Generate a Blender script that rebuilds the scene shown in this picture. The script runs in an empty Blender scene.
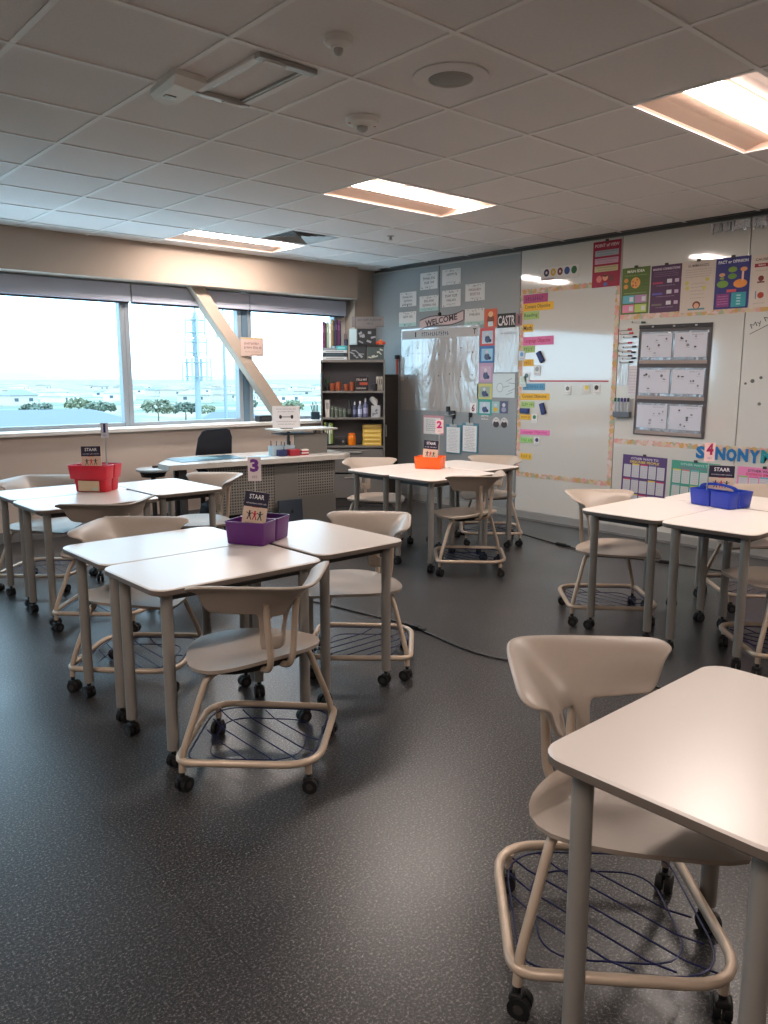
import bpy, math, random
from mathutils import Matrix, Vector
R = math.radians
rnd = random.Random(7)
scene = bpy.context.scene
COL = scene.collection

# ---------------------------------------------------------------- camera, world, exposure
cam = bpy.data.cameras.new('camera')
cam.sensor_fit = 'VERTICAL'; cam.sensor_height = 24.0; cam.lens = 24.0 * 784.3 / 1024.0
cam.clip_start = 0.02; cam.clip_end = 20000
camo = bpy.data.objects.new('camera', cam); COL.objects.link(camo)
camo.location = (0, 0, 1.46); camo.rotation_euler = (R(90 - 9.66), 0, R(-41.75))
scene.camera = camo

world = bpy.data.worlds.new('sky'); scene.world = world; world.use_nodes = True
wn = world.node_tree.nodes; wl = world.node_tree.links
wn['Background'].inputs[0].default_value = (0.53, 0.80, 1.0, 1)
wn['Background'].inputs[1].default_value = 5.2

scene.view_settings.view_transform = 'Standard'
scene.view_settings.look = 'None'
scene.view_settings.gamma = 1
scene.view_settings.use_curve_mapping = False
scene.view_settings.exposure = 0.14
scene.cycles.use_denoising = True
scene.cycles.max_bounces = 8
scene.cycles.diffuse_bounces = 5
scene.cycles.glossy_bounces = 4
scene.cycles.transparent_max_bounces = 12
scene.cycles.sample_clamp_indirect = 6
scene.cycles.caustics_reflective = False
scene.cycles.caustics_refractive = False
LAMP = 66.0

# ---------------------------------------------------------------- materials
def lin(c):
    return tuple(((v / 255) / 12.92 if v / 255 <= 0.04045 else ((v / 255 + 0.055) / 1.055) ** 2.4) for v in c) + (1,)
def M(name, rgb, rough=0.5, metal=0.0, var=0.0, scale=20, bump=0.0, coat=0.0, bscale=None):
    m = bpy.data.materials.new(name); m.use_nodes = True
    nt = m.node_tree; b = nt.nodes['Principled BSDF']
    c = lin(rgb)
    b.inputs['Base Color'].default_value = c
    b.inputs['Roughness'].default_value = rough
    b.inputs['Metallic'].default_value = metal
    if coat: b.inputs['Coat Weight'].default_value = coat; b.inputs['Coat Roughness'].default_value = 0.08
    tc = nt.nodes.new('ShaderNodeTexCoord')
    no = nt.nodes.new('ShaderNodeTexNoise'); no.inputs['Scale'].default_value = scale; no.inputs['Detail'].default_value = 3
    nt.links.new(tc.outputs['Object'], no.inputs['Vector'])
    v = var or 0.02
    mx = nt.nodes.new('ShaderNodeMixRGB'); mx.blend_type = 'MIX'
    mx.inputs[1].default_value = tuple(x * (1 - v) for x in c[:3]) + (1,)
    mx.inputs[2].default_value = tuple(min(1, x * (1 + v)) for x in c[:3]) + (1,)
    nt.links.new(no.outputs['Fac'], mx.inputs[0]); nt.links.new(mx.outputs[0], b.inputs['Base Color'])
    if bump:
        bn = nt.nodes.new('ShaderNodeTexNoise'); bn.inputs['Scale'].default_value = bscale or scale * 3
        nt.links.new(tc.outputs['Object'], bn.inputs['Vector'])
        bp = nt.nodes.new('ShaderNodeBump'); bp.inputs['Strength'].default_value = bump; bp.inputs['Distance'].default_value = 0.01
        nt.links.new(bn.outputs['Fac'], bp.inputs['Height']); nt.links.new(bp.outputs[0], b.inputs['Normal'])
    return m
def emis(name, rgb, s):
    m = bpy.data.materials.new(name); m.use_nodes = True; nt = m.node_tree
    b = nt.nodes['Principled BSDF']; b.inputs['Base Color'].default_value = (0.9, 0.9, 0.9, 1)
    b.inputs['Emission Color'].default_value = rgb + (1,); b.inputs['Emission Strength'].default_value = s
    return m

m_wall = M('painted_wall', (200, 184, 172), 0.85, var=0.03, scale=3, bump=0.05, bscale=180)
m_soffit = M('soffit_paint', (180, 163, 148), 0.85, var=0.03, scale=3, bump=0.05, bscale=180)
m_graypanel = M('grey_wall_fabric', (138, 142, 143), 0.42, var=0.05, scale=40, bump=0.06, bscale=300)
m_whiteboard = M('whiteboard_surface', (204, 202, 196), 0.06, var=0.015, scale=2)
m_whiteboard.node_tree.nodes['Principled BSDF'].inputs['IOR'].default_value = 1.85
m_track = M('dark_track', (70, 68, 66), 0.5)
m_alum = M('aluminium', (178, 176, 172), 0.4, 0.6)
m_base = M('rubber_baseboard', (112, 112, 112), 0.6)
m_framew = M('window_frame_paint', (150, 160, 168), 0.45, 0.2)
m_blind = M('roller_blind_fabric', (186, 190, 204), 0.8, var=0.04, scale=200)
m_dark = M('dark_plastic', (32, 33, 36), 0.45)
m_black = M('black_rubber', (18, 18, 19), 0.5)
m_white = M('white_paint', (225, 222, 216), 0.5)
m_paper = M('white_paper', (226, 224, 222), 0.65, var=0.02)
m_ink = M('black_ink', (30, 28, 30), 0.6)
m_inkgrey = M('grey_ink', (120, 118, 118), 0.6)
m_tabletop = M('white_laminate', (232, 221, 212), 0.29, var=0.01, scale=6)
m_edge = M('table_edge_band', (104, 94, 86), 0.5)
m_tleg = M('grey_table_leg', (150, 145, 139), 0.42, 0.25)
m_frame = M('champagne_chair_frame', (196, 176, 156), 0.38, 0.25)
m_shell = M('taupe_chair_shell', (172, 158, 145), 0.42, var=0.03, scale=60, bump=0.03, bscale=500)
m_wire = M('navy_wire', (24, 28, 74), 0.4, 0.2)
m_grey = M('grey_steel', (120, 117, 112), 0.5, 0.1)
m_greydk = M('dark_grey_steel', (58, 56, 56), 0.5, 0.1)

def speckle_floor():
    m = bpy.data.materials.new('speckled_floor'); m.use_nodes = True; nt = m.node_tree; N = nt.nodes; L = nt.links
    b = N['Principled BSDF']; b.inputs['Roughness'].default_value = 0.33
    tc = N.new('ShaderNodeTexCoord')
    v = N.new('ShaderNodeTexNoise'); v.inputs['Scale'].default_value = 130; v.inputs['Detail'].default_value = 4; v.inputs['Roughness'].default_value = 0.8
    L.new(tc.outputs['Object'], v.inputs['Vector'])
    r = N.new('ShaderNodeValToRGB')
    r.color_ramp.elements[0].position = 0.42; r.color_ramp.elements[0].color = lin((24, 24, 26))
    r.color_ramp.elements[1].position = 0.72; r.color_ramp.elements[1].color = lin((168, 164, 160))
    e = r.color_ramp.elements.new(0.54); e.color = lin((56, 55, 56))
    L.new(v.outputs['Fac'], r.inputs[0])
    n2 = N.new('ShaderNodeTexNoise'); n2.inputs['Scale'].default_value = 1.6; n2.inputs['Detail'].default_value = 3
    L.new(tc.outputs['Object'], n2.inputs['Vector'])
    br = N.new('ShaderNodeTexBrick'); br.offset = 0.0; br.inputs['Scale'].default_value = 1.0
    br.inputs['Brick Width'].default_value = 0.9144; br.inputs['Row Height'].default_value = 0.9144
    br.inputs['Mortar Size'].default_value = 0.0025; br.inputs['Mortar Smooth'].default_value = 0.2
    br.inputs['Color1'].default_value = (1, 1, 1, 1); br.inputs['Color2'].default_value = (.96, .96, .96, 1); br.inputs['Mortar'].default_value = (.55, .55, .55, 1)
    L.new(tc.outputs['Object'], br.inputs['Vector'])
    mx = N.new('ShaderNodeMixRGB'); mx.blend_type = 'MULTIPLY'; mx.inputs[0].default_value = 1
    L.new(r.outputs[0], mx.inputs[1]); L.new(br.outputs['Color'], mx.inputs[2])
    L.new(mx.outputs[0], b.inputs['Base Color'])
    mr = N.new('ShaderNodeMapRange'); mr.inputs[3].default_value = 0.26; mr.inputs[4].default_value = 0.42
    L.new(n2.outputs['Fac'], mr.inputs[0]); L.new(mr.outputs[0], b.inputs['Roughness'])
    bp = N.new('ShaderNodeBump'); bp.inputs['Strength'].default_value = 0.12; bp.inputs['Distance'].default_value = 0.003
    L.new(v.outputs['Fac'], bp.inputs['Height']); L.new(bp.outputs[0], b.inputs['Normal'])
    return m
m_floor = speckle_floor()

def tile_mat():
    m = M('ceiling_tile', (224, 218, 214), 0.9, var=0.05, scale=60, bump=0.35, bscale=260)
    return m
m_tile = tile_mat()
m_tbar = M('ceiling_grid_paint', (232, 228, 224), 0.5)
m_reflector = M('troffer_reflector', (184, 156, 138), 0.6)
m_lens = emis('lamp_lens', (1.0, 0.87, 0.79), LAMP)

def glass_mat():
    m = bpy.data.materials.new('window_glass'); m.use_nodes = True; nt = m.node_tree; N = nt.nodes; L = nt.links
    N.remove(N['Principled BSDF']); out = N['Material Output']
    t = N.new('ShaderNodeBsdfTransparent'); t.inputs[0].default_value = (0.93, 0.985, 1, 1)
    g = N.new('ShaderNodeBsdfGlossy'); g.inputs['Roughness'].default_value = 0.01
    f = N.new('ShaderNodeFresnel'); f.inputs[0].default_value = 1.35
    mx = N.new('ShaderNodeMixShader'); L.new(f.outputs[0], mx.inputs[0]); L.new(t.outputs[0], mx.inputs[1]); L.new(g.outputs[0], mx.inputs[2])
    L.new(mx.outputs[0], out.inputs[0]); return m
m_glass = glass_mat()

def lam_mat(name, rgb, scale, strength, base=None):
    """glossy plastic-covered paper, crinkled"""
    m = bpy.data.materials.new(name); m.use_nodes = True; nt = m.node_tree; N = nt.nodes; L = nt.links
    b = N['Principled BSDF']; b.inputs['Base Color'].default_value = lin(rgb); b.inputs['Roughness'].default_value = 0.3
    b.inputs['Coat Weight'].default_value = 1; b.inputs['Coat Roughness'].default_value = 0.05; b.inputs['Coat IOR'].default_value = 2.1
    tc = N.new('ShaderNodeTexCoord'); mp = N.new('ShaderNodeMapping'); mp.inputs['Scale'].default_value = (1.6, 0.6, 1)
    L.new(tc.outputs['Object'], mp.inputs[0])
    n = N.new('ShaderNodeTexNoise'); n.inputs['Scale'].default_value = scale; n.inputs['Detail'].default_value = 5; n.inputs['Distortion'].default_value = 1.2
    L.new(mp.outputs[0], n.inputs['Vector'])
    bp = N.new('ShaderNodeBump'); bp.inputs['Strength'].default_value = strength; bp.inputs['Distance'].default_value = 0.03
    L.new(n.outputs['Fac'], bp.inputs['Height']); L.new(bp.outputs[0], b.inputs['Coat Normal']); L.new(bp.outputs[0], b.inputs['Normal'])
    return m
m_lam = lam_mat('laminated_chart', (172, 166, 161), 2.6, 0.42)
m_lam2 = lam_mat('laminated_plastic_sheet', (186, 188, 188), 6, 0.6)

def border_mat():
    m = bpy.data.materials.new('patterned_border_paper'); m.use_nodes = True; nt = m.node_tree; N = nt.nodes; L = nt.links
    b = N['Principled BSDF']; b.inputs['Roughness'].default_value = 0.6
    tc = N.new('ShaderNodeTexCoord'); v = N.new('ShaderNodeTexVoronoi'); v.inputs['Scale'].default_value = 26
    L.new(tc.outputs['Object'], v.inputs['Vector'])
    sp = N.new('ShaderNodeSeparateColor'); L.new(v.outputs['Color'], sp.inputs[0])
    r = N.new('ShaderNodeValToRGB'); r.color_ramp.interpolation = 'CONSTANT'
    cs = [(204, 160, 148), (206, 176, 160), (198, 184, 150), (160, 168, 140), (214, 148, 140), (196, 156, 96), (210, 190, 184)]
    r.color_ramp.elements[0].color = lin(cs[0]); r.color_ramp.elements[1].position = 0.16; r.color_ramp.elements[1].color = lin(cs[1])
    for i, c in enumerate(cs[2:]): e = r.color_ramp.elements.new(0.3 + 0.14 * i); e.color = lin(c)
    L.new(sp.outputs[0], r.inputs[0]); L.new(r.outputs[0], b.inputs['Base Color']); return m
m_border = border_mat()

def perf_mat():
    m = bpy.data.materials.new('perforated_steel'); m.use_nodes = True; nt = m.node_tree; N = nt.nodes; L = nt.links
    b = N['Principled BSDF']; b.inputs['Roughness'].default_value = 0.5
    tc = N.new('ShaderNodeTexCoord'); sx = N.new('ShaderNodeSeparateXYZ'); L.new(tc.outputs['Object'], sx.inputs[0])
    outs = []
    for ax in (0, 2):
        a = N.new('ShaderNodeMath'); a.operation = 'MULTIPLY'; a.inputs[1].default_value = 1 / 0.026; L.new(sx.outputs[ax], a.inputs[0])
        f = N.new('ShaderNodeMath'); f.operation = 'FRACT'; L.new(a.outputs[0], f.inputs[0])
        s = N.new('ShaderNodeMath'); s.operation = 'SUBTRACT'; s.inputs[1].default_value = 0.5; L.new(f.outputs[0], s.inputs[0])
        ab = N.new('ShaderNodeMath'); ab.operation = 'ABSOLUTE'; L.new(s.outputs[0], ab.inputs[0])
        lt = N.new('ShaderNodeMath'); lt.operation = 'LESS_THAN'; lt.inputs[1].default_value = 0.27; L.new(ab.outputs[0], lt.inputs[0]); outs.append(lt)
    mu = N.new('ShaderNodeMath'); mu.operation = 'MULTIPLY'; L.new(outs[0].outputs[0], mu.inputs[0]); L.new(outs[1].outputs[0], mu.inputs[1])
    mx = N.new('ShaderNodeMixRGB'); mx.inputs[1].default_value = lin((134, 130, 124)); mx.inputs[2].default_value = lin((44, 43, 44))
    L.new(mu.outputs[0], mx.inputs[0]); L.new(mx.outputs[0], b.inputs['Base Color']); return m
m_perf = perf_mat()

def voro_mat(name, cols, scale, rough=0.8, axes=(1, 1, 1)):
    m = bpy.data.materials.new(name); m.use_nodes = True; nt = m.node_tree; N = nt.nodes; L = nt.links
    b = N['Principled BSDF']; b.inputs['Roughness'].default_value = rough
    tc = N.new('ShaderNodeTexCoord'); mp = N.new('ShaderNodeMapping'); mp.inputs['Scale'].default_value = axes
    v = N.new('ShaderNodeTexVoronoi'); v.inputs['Scale'].default_value = scale
    L.new(tc.outputs['Object'], mp.inputs[0]); L.new(mp.outputs[0], v.inputs['Vector'])
    sp = N.new('ShaderNodeSeparateColor'); L.new(v.outputs['Color'], sp.inputs[0])
    r = N.new('ShaderNodeValToRGB'); r.color_ramp.interpolation = 'CONSTANT'; n = len(cols)
    r.color_ramp.elements[0].color = lin(cols[0]); r.color_ramp.elements[1].position = 1 / n; r.color_ramp.elements[1].color = lin(cols[1])
    for i in range(2, n): e = r.color_ramp.elements.new(i / n); e.color = lin(cols[i])
    L.new(sp.outputs[0], r.inputs[0]); L.new(r.outputs[0], b.inputs['Base Color']); return m

PAL = {}
def C(*rgb, rough=0.55):
    k = (rgb, rough)
    if k not in PAL: PAL[k] = M('tint_%d_%d_%d' % rgb, rgb, rough)
    return PAL[k]

# ---------------------------------------------------------------- mesh builder
_txt = {}
def text_geo(s, bold=0.0):
    if (s, bold) in _txt: return _txt[(s, bold)]
    cu = bpy.data.curves.new('t', 'FONT'); cu.body = s; cu.size = 1; cu.offset = bold; cu.resolution_u = 2; cu.fill_mode = 'FRONT'
    o = bpy.data.objects.new('t', cu); COL.objects.link(o)
    dg = bpy.context.evaluated_depsgraph_get(); dg.update()
    me = bpy.data.meshes.new_from_object(o.evaluated_get(dg))
    vs = [v.co.copy() for v in me.vertices]; fs = [tuple(p.vertices) for p in me.polygons]
    bpy.data.objects.remove(o); bpy.data.curves.remove(cu); bpy.data.meshes.remove(me)
    if vs:
        x0 = min(v.x for v in vs); x1 = max(v.x for v in vs); y0 = min(v.y for v in vs); y1 = max(v.y for v in vs)
    else: x0, x1, y0, y1 = 0, 1, 0, 1
    _txt[(s, bold)] = (vs, fs, x0, x1, y0, y1); return _txt[(s, bold)]

class MB:
    def __init__(s): s.v = []; s.f = []; s.m = []; s.sm = []; s.mats = []; s.T = Matrix.Identity(4)
    def mi(s, m):
        if m not in s.mats: s.mats.append(m)
        return s.mats.index(m)
    def add(s, vs, fs, m, smooth=False):
        o = len(s.v); T = s.T
        s.v += [T @ Vector(v) for v in vs]; k = s.mi(m)
        for f in fs: s.f.append(tuple(i + o for i in f)); s.m.append(k); s.sm.append(smooth)
    def box(s, c, d, m, bev=0.0, rz=0.0, rot=None):
        x, y, z = d[0] / 2, d[1] / 2, d[2] / 2
        Rm = rot if rot is not None else Matrix.Rotation(rz, 4, 'Z')
        Tm = Matrix.Translation(c) @ Rm
        if bev <= 0:
            vs = [(-x, -y, -z), (x, -y, -z), (x, y, -z), (-x, y, -z), (-x, -y, z), (x, -y, z), (x, y, z), (-x, y, z)]
            fs = [(0, 3, 2, 1), (4, 5, 6, 7), (0, 1, 5, 4), (1, 2, 6, 5), (2, 3, 7, 6), (3, 0, 4, 7)]
            s.add([Tm @ Vector(v) for v in vs], fs, m); return
        b = min(bev, x * .95, y * .95, z * .95)
        def ring(bx, zz):
            out = []
            for (sx, sy, a0) in ((1, 1, 0), (-1, 1, 90), (-1, -1, 180), (1, -1, 270)):
                for k in range(3):
                    a = R(a0 + 45 * k); out.append((sx * (x - b) + (b - bx) * math.cos(a), sy * (y - b) + (b - bx) * math.sin(a), zz))
            return out
        rings = [ring(b * 0.999, -z), ring(b * .3, -z + b * .3), ring(0, -z + b), ring(0, z - b), ring(b * .3, z - b * .3), ring(b * 0.999, z)]
        s.loft([[Tm @ Vector(v) for v in r] for r in rings], m, True, False)
    def loft(s, rings, m, caps=True, smooth=True, closed=True):
        n = len(rings[0]); vs = [v for r in rings for v in r]; fs = []
        for i in range(len(rings) - 1):
            for j in range(n if closed else n - 1):
                k = (j + 1) % n; fs.append((i * n + j, i * n + k, (i + 1) * n + k, (i + 1) * n + j))
        s.add(vs, fs, m, smooth)
        if caps:
            s.add(list(rings[0]), [tuple(range(n - 1, -1, -1))], m); s.add(list(rings[-1]), [tuple(range(n))], m)
    def tube(s, pts, r, m, seg=8, closed=False):
        P = [Vector(p) for p in pts]; n = len(P); rings = []; up = None
        rr = r if isinstance(r, (list, tuple)) else [r] * n
        for i in range(n):
            if closed: t = (P[(i + 1) % n] - P[i - 1]).normalized()
            else: t = (P[min(i + 1, n - 1)] - P[max(i - 1, 0)]).normalized()
            if up is None:
                up = Vector((0, 0, 1)) if abs(t.z) < .9 else Vector((1, 0, 0))
            up = (up - t * up.dot(t)).normalized(); sd = t.cross(up)
            rings.append([P[i] + (up * math.cos(a) + sd * math.sin(a)) * rr[i] for a in [2 * math.pi * k / seg for k in range(seg)]])
        if closed: rings.append(rings[0]); s.loft(rings, m, False, True)
        else: s.loft(rings, m, True, True)
    def cyl(s, a, b, r, m, seg=14, r2=None):
        a = Vector(a); b = Vector(b); s.tube([a, b], [r, r if r2 is None else r2], m, seg)
    def lathe(s, prof, m, seg=18, c=(0, 0, 0), axis='Z'):
        rings = []
        for (r, z) in prof:
            rg = []
            for k in range(seg):
                a = 2 * math.pi * k / seg; v = Vector((r * math.cos(a), r * math.sin(a), z))
                if axis == 'X': v = Vector((v.z, v.x, v.y))
                rg.append(v + Vector(c))
            rings.append(rg)
        s.loft(rings, m, True, True)
    def prism(s, poly, z0, z1, m, side=None, bev=0.0):
        n = len(poly); side = side or m
        lo = [(p[0], p[1], z0) for p in poly]; hi = [(p[0], p[1], z1) for p in poly]
        s.add(lo, [tuple(range(n - 1, -1, -1))], side); s.add(hi, [tuple(range(n))], m)
        s.add(lo + hi, [(i, (i + 1) % n, n + (i + 1) % n, n + i) for i in range(n)], side)
    # flat artwork in the local xy plane, z is the layer height
    def rect(s, x, y, w, h, m, z=0.0, rz=0.0):
        c, q = math.cos(rz), math.sin(rz)
        vs = [(x + a * c - b * q, y + a * q + b * c, z) for a, b in ((-w / 2, -h / 2), (w / 2, -h / 2), (w / 2, h / 2), (-w / 2, h / 2))]
        s.add(vs, [(0, 1, 2, 3)], m)
    def disc(s, x, y, rx, ry, m, z=0.0, n=14):
        s.add([(x + rx * math.cos(2 * math.pi * k / n), y + ry * math.sin(2 * math.pi * k / n), z) for k in range(n)], [tuple(range(n))], m)
    def text(s, t, x, y, w, h, m, z=0.0, bold=0.0, rz=0.0):
        vs, fs, x0, x1, y0, y1 = text_geo(t, bold); sx = w / (x1 - x0); sy = h / (y1 - y0); c, q = math.cos(rz), math.sin(rz)
        out = []
        for v in vs:
            a = (v.x - (x0 + x1) / 2) * sx; b = (v.y - (y0 + y1) / 2) * sy; out.append((x + a * c - b * q, y + a * q + b * c, z))
        s.add(out, fs, m)
    def scrib(s, x, y, w, h, m, z=0.0, seed=0):
        """a line of small illegible print"""
        r = random.Random(seed + int(1000 * x) + int(777 * y)); p = x - w / 2
        while p < x + w / 2 - h * .4:
            L = h * r.uniform(1.2, 3.2); L = min(L, x + w / 2 - p); q = p
            while q < p + L:
                s.rect(q + h * .15, y, h * .16, h * r.uniform(.6, 1), m, z); s.rect(q + h * .3, y + h * r.uniform(-.3, .3), h * .3, h * .16, m, z); q += h * .55
            p += L + h * .5
    def figure(s, x, y, h, m, z=0.0):
        """a small pictogram person"""
        s.disc(x, y + h * .4, h * .1, h * .1, m, z, 10); s.rect(x, y + h * .12, h * .2, h * .36, m, z)
        s.rect(x - h * .2, y + h * .22, h * .3, h * .08, m, z, -.6); s.rect(x + h * .2, y + h * .22, h * .3, h * .08, m, z, .6)
        s.rect(x - h * .12, y - h * .25, h * .1, h * .45, m, z, -.35); s.rect(x + h * .12, y - h * .25, h * .1, h * .45, m, z, .35)
    def build(s, name, parent=None, loc=None, rz=None, mat=None):
        me = bpy.data.meshes.new(name); me.from_pydata([tuple(v) for v in s.v], [], s.f)
        for m in s.mats: me.materials.append(m)
        me.polygons.foreach_set('material_index', s.m); me.polygons.foreach_set('use_smooth', s.sm)
        me.update()
        o = bpy.data.objects.new(name, me); COL.objects.link(o)
        if any(s.sm):
            try: me.set_sharp_from_angle(angle=R(40))
            except Exception: pass
        if parent: o.parent = parent
        if mat is not None: o.matrix_world = mat
        if loc is not None: o.location = loc
        if rz is not None: o.rotation_euler = (0, 0, rz)
        return o

def tag(o, label, cat, group=None, kind=None):
    o['label'] = label; o['category'] = cat
    if group: o['group'] = group
    if kind: o['kind'] = kind
    return o
def struct(o): o['kind'] = 'structure'; return o
def empty(name, loc, rz=0.0, label=None, cat=None, group=None):
    o = bpy.data.objects.new(name, None); COL.objects.link(o); o.location = loc; o.rotation_euler = (0, 0, rz); o.empty_display_size = .1
    if label: tag(o, label, cat, group)
    return o
def copy_tree(o, parent=None):
    c = o.copy(); COL.objects.link(c); c.parent = parent
    for ch in list(o.children): copy_tree(ch, c)
    return c
def rrect(w, h, r, n=5, cx=0, cy=0):
    out = []
    for sx, sy, a0 in ((1, 1, 0), (-1, 1, 90), (-1, -1, 180), (1, -1, 270)):
        for k in range(n + 1):
            a = R(a0 + 90 * k / n); out.append((cx + sx * (w / 2 - r) + r * math.cos(a), cy + sy * (h / 2 - r) + r * math.sin(a)))
    return out

# ================================================================= STRUCTURE
XB, YW, YG, ZC = 6.5, 7.4, 7.72, 2.751       # board wall, window wall, glass plane, ceiling
XL, YN = -3.2, -3.4
b = MB(); b.prism([(XL, YN), (XB + .1, YN), (XB + .1, YG + .2), (XL, YG + .2)], -.12, 0, m_floor); struct(b.build('floor'))

# ceiling tiles with openings where fixtures are recessed
gx = lambda i: 1.736 + .6096 * i
gy = lambda j: 1.0066 + .6096 * j
TROF = [(3, 1), (3, 5), (3, 9), (3, -3), (-5, -3), (-5, 1)]
holes = set()
for (i, j) in TROF: holes |= {(i, j), (i + 1, j)}
holes |= {(4, 8)}
b = MB()
for i in range(-9, 9):
    for j in range(-8, 12):
        if (i, j) in holes: continue
        x0, x1, y0, y1 = max(gx(i), XL), min(gx(i + 1) if i < 7 else XB + .06, XB + .06), max(gy(j), YN), min(gy(j + 1), YW + .11)
        if x1 <= x0 or y1 <= y0: continue
        b.add([(x0, y0, ZC), (x1, y0, ZC), (x1, y1, ZC), (x0, y1, ZC)], [(3, 2, 1, 0)], m_tile)
struct(b.build('ceiling'))
b = MB(); b.box((1.65, 2.1, ZC + .35), (10.4, 11.6, .04), m_white); struct(b.build('ceiling_slab'))
b = MB()
for i in range(-9, 9):
    if XL < gx(i) < XB:
        segs = [(YN, YW)]
        for (ti, tj) in TROF:
            if i == ti + 1:
                segs = [q for (a, c) in segs for q in ((a, gy(tj)), (gy(tj + 1), c)) if not (gy(tj) >= c or gy(tj + 1) <= a)] if any(a < gy(tj + 1) and c > gy(tj) for a, c in segs) and len(segs) == 1 else \
                       [q for (a, c) in segs for q in (((a, gy(tj)), (gy(tj + 1), c)) if a < gy(tj) and c > gy(tj + 1) else ((a, c),))]
        for (a, c) in segs: b.box((gx(i), (a + c) / 2, ZC - .002), (.024, c - a, .006), m_tbar)
for j in range(-8, 12):
    if YN < gy(j) < YW: b.box(((XL + XB) / 2, gy(j), ZC - .003), (XB - XL, .024, .006), m_tbar)
struct(b.build('trim_1'))

# window wall
b = MB()
b.box(((XL + XB) / 2, YW + .11, .475), (XB - XL, .22, .95), m_wall)
struct(b.build('wall_back'))
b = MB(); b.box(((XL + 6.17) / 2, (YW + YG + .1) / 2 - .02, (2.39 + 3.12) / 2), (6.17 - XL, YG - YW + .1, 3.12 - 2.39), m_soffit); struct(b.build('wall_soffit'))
b = MB(); b.box((6.385, (7.5 + YG + .1) / 2, 1.56), (.33, YG - 7.5 + .1, 3.12), m_soffit); b.box((6.155, YG + .03, 1.56), (.15, .12, 3.12), m_white); struct(b.build('wall_pillar'))  # strip beside the glass coloured white for daylight on the reveal
b = MB(); b.box(((XL + 6.17) / 2, (YW + YG) / 2 - .02, .965), (6.17 - XL, YG - YW + .06, .035), m_white, .004); struct(b.build('trim_2'))
b = MB(); b.box(((XL + 6.17) / 2, YG + .06, .47), (6.17 - XL, .1, .94), m_wall); struct(b.build('wall_back_outer'))
# other walls
b = MB(); b.box((XL - .05, 2.1, 1.56), (.1, 11.4, 3.12), m_wall); struct(b.build('wall_left'))
b = MB(); b.box(((XL + XB) / 2, YN - .05, 1.56), (XB - XL + .2, .1, 3.12), m_wall); struct(b.build('wall_front'))
# board wall: folding partition panels
wr = MB(); wr.box((XB + .08, 2.1, 1.56), (.08, 11.4, 3.12), m_track); wr = struct(wr.build('wall_right'))
seams = [7.495, 6.352, 5.205, 4.058, 2.911, 1.764, .617, -.53, -1.677, -2.824, -3.38]
for k in range(len(seams) - 1):
    a, c = seams[k], seams[k + 1]; mm = m_graypanel if k < 2 else m_whiteboard
    q = MB(); q.box((XB + .02, (a + c) / 2, (.09 + 2.725) / 2), (.04, a - c - .008, 2.635), mm, .003)
    q.build('wall_panel', wr)
b = MB(); b.box((XB - .012, 1.9, 2.735), (.05, 10.8, .03), m_track); b.box((XB - .03, 1.9, 2.748), (.09, 10.8, .006), m_track); struct(b.build('trim_3'))
b = MB(); b.box((XB - .004, (7.49 + 5.205) / 2, 2.708), (.012, 2.27, .012), m_alum); struct(b.build('trim_4'))
b = MB(); b.box((XB - .006, 2.0, .045), (.012, 10.8, .09), m_alum); b.box((XB - .008, 2.0, .012), (.02, 10.8, .02), m_base); struct(b.build('baseboard_right'))
b = MB(); b.box(((XL + XB) / 2, YW - .006, .05), (XB - XL, .012, .1), m_base); struct(b.build('baseboard_back'))

# windows
def window(name, x0, x1):
    e = empty(name, ((x0 + x1) / 2, YG, .98)); e['kind'] = 'structure'
    f = MB(); w = x1 - x0; h = 2.23 - .98
    f.box((0, 0, .02), (w, .07, .04), m_framew, .004); f.box((0, 0, h + .1), (w, .07, .2), m_framew)
    for s in (-1, 1):
        f.box((s * (w / 2 - .025), 0, h / 2), (.05, .09, h), m_framew, .004)
    f.build('window_frame', e)
    g = MB(); g.add([(-w / 2 + .05, .0, .04), (w / 2 - .05, 0, .04), (w / 2 - .05, 0, h), (-w / 2 + .05, 0, h)], [(0, 1, 2, 3)], m_glass); g.build('window_pane', e)
window('window_1', .62, 3.40); window('window_2', 3.40, 4.74); window('window_3', 4.82, 6.09); window('window_4', -2.16, .62); window('window_5', -3.2, -2.16)
for k, (x0, x1, lb) in enumerate([(3.45, 4.80, 'grey roller blind rolled up above the middle window'), (4.81, 6.16, 'grey roller blind rolled up above the right window by the bookshelf'),
                                 (.60, 3.44, 'long grey roller blind rolled up above the left window'), (-2.2, .59, 'grey roller blind beyond the left edge of the picture')]):
    t = empty('roller_blind', ((x0 + x1) / 2, 7.62, 2.29), 0, lb, 'blind')
    f = MB(); f.box((0, 0, .0), (x1 - x0, .06, .17), m_blind, .006); f.build('valance', t)
    f = MB(); f.box((0, .01, -.093), (x1 - x0 - .02, .035, .018), m_dark, .003); f.build('bottom_rail', t)
b = MB(); b.box((4.78, YG - .01, 1.6), (.07, .07, 1.25), C(96, 122, 140)); struct(b.build('trim_6'))
# diagonal steel brace in front of the glass (part of the building)
b = MB()
p0, p1 = Vector((4.02, 7.56, 2.52)), Vector((5.30, 7.56, .85)); d = (p1 - p0); L = d.length
ang = math.atan2(d.x, -d.z)
b.T = Matrix.Translation((p0 + p1) / 2) @ Matrix.Rotation(-ang, 4, 'Y')
b.box((0, 0, 0), (.13, .13, L), m_soffit, .006); b.T = Matrix.Identity(4)
struct(b.build('trim_5'))

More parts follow.
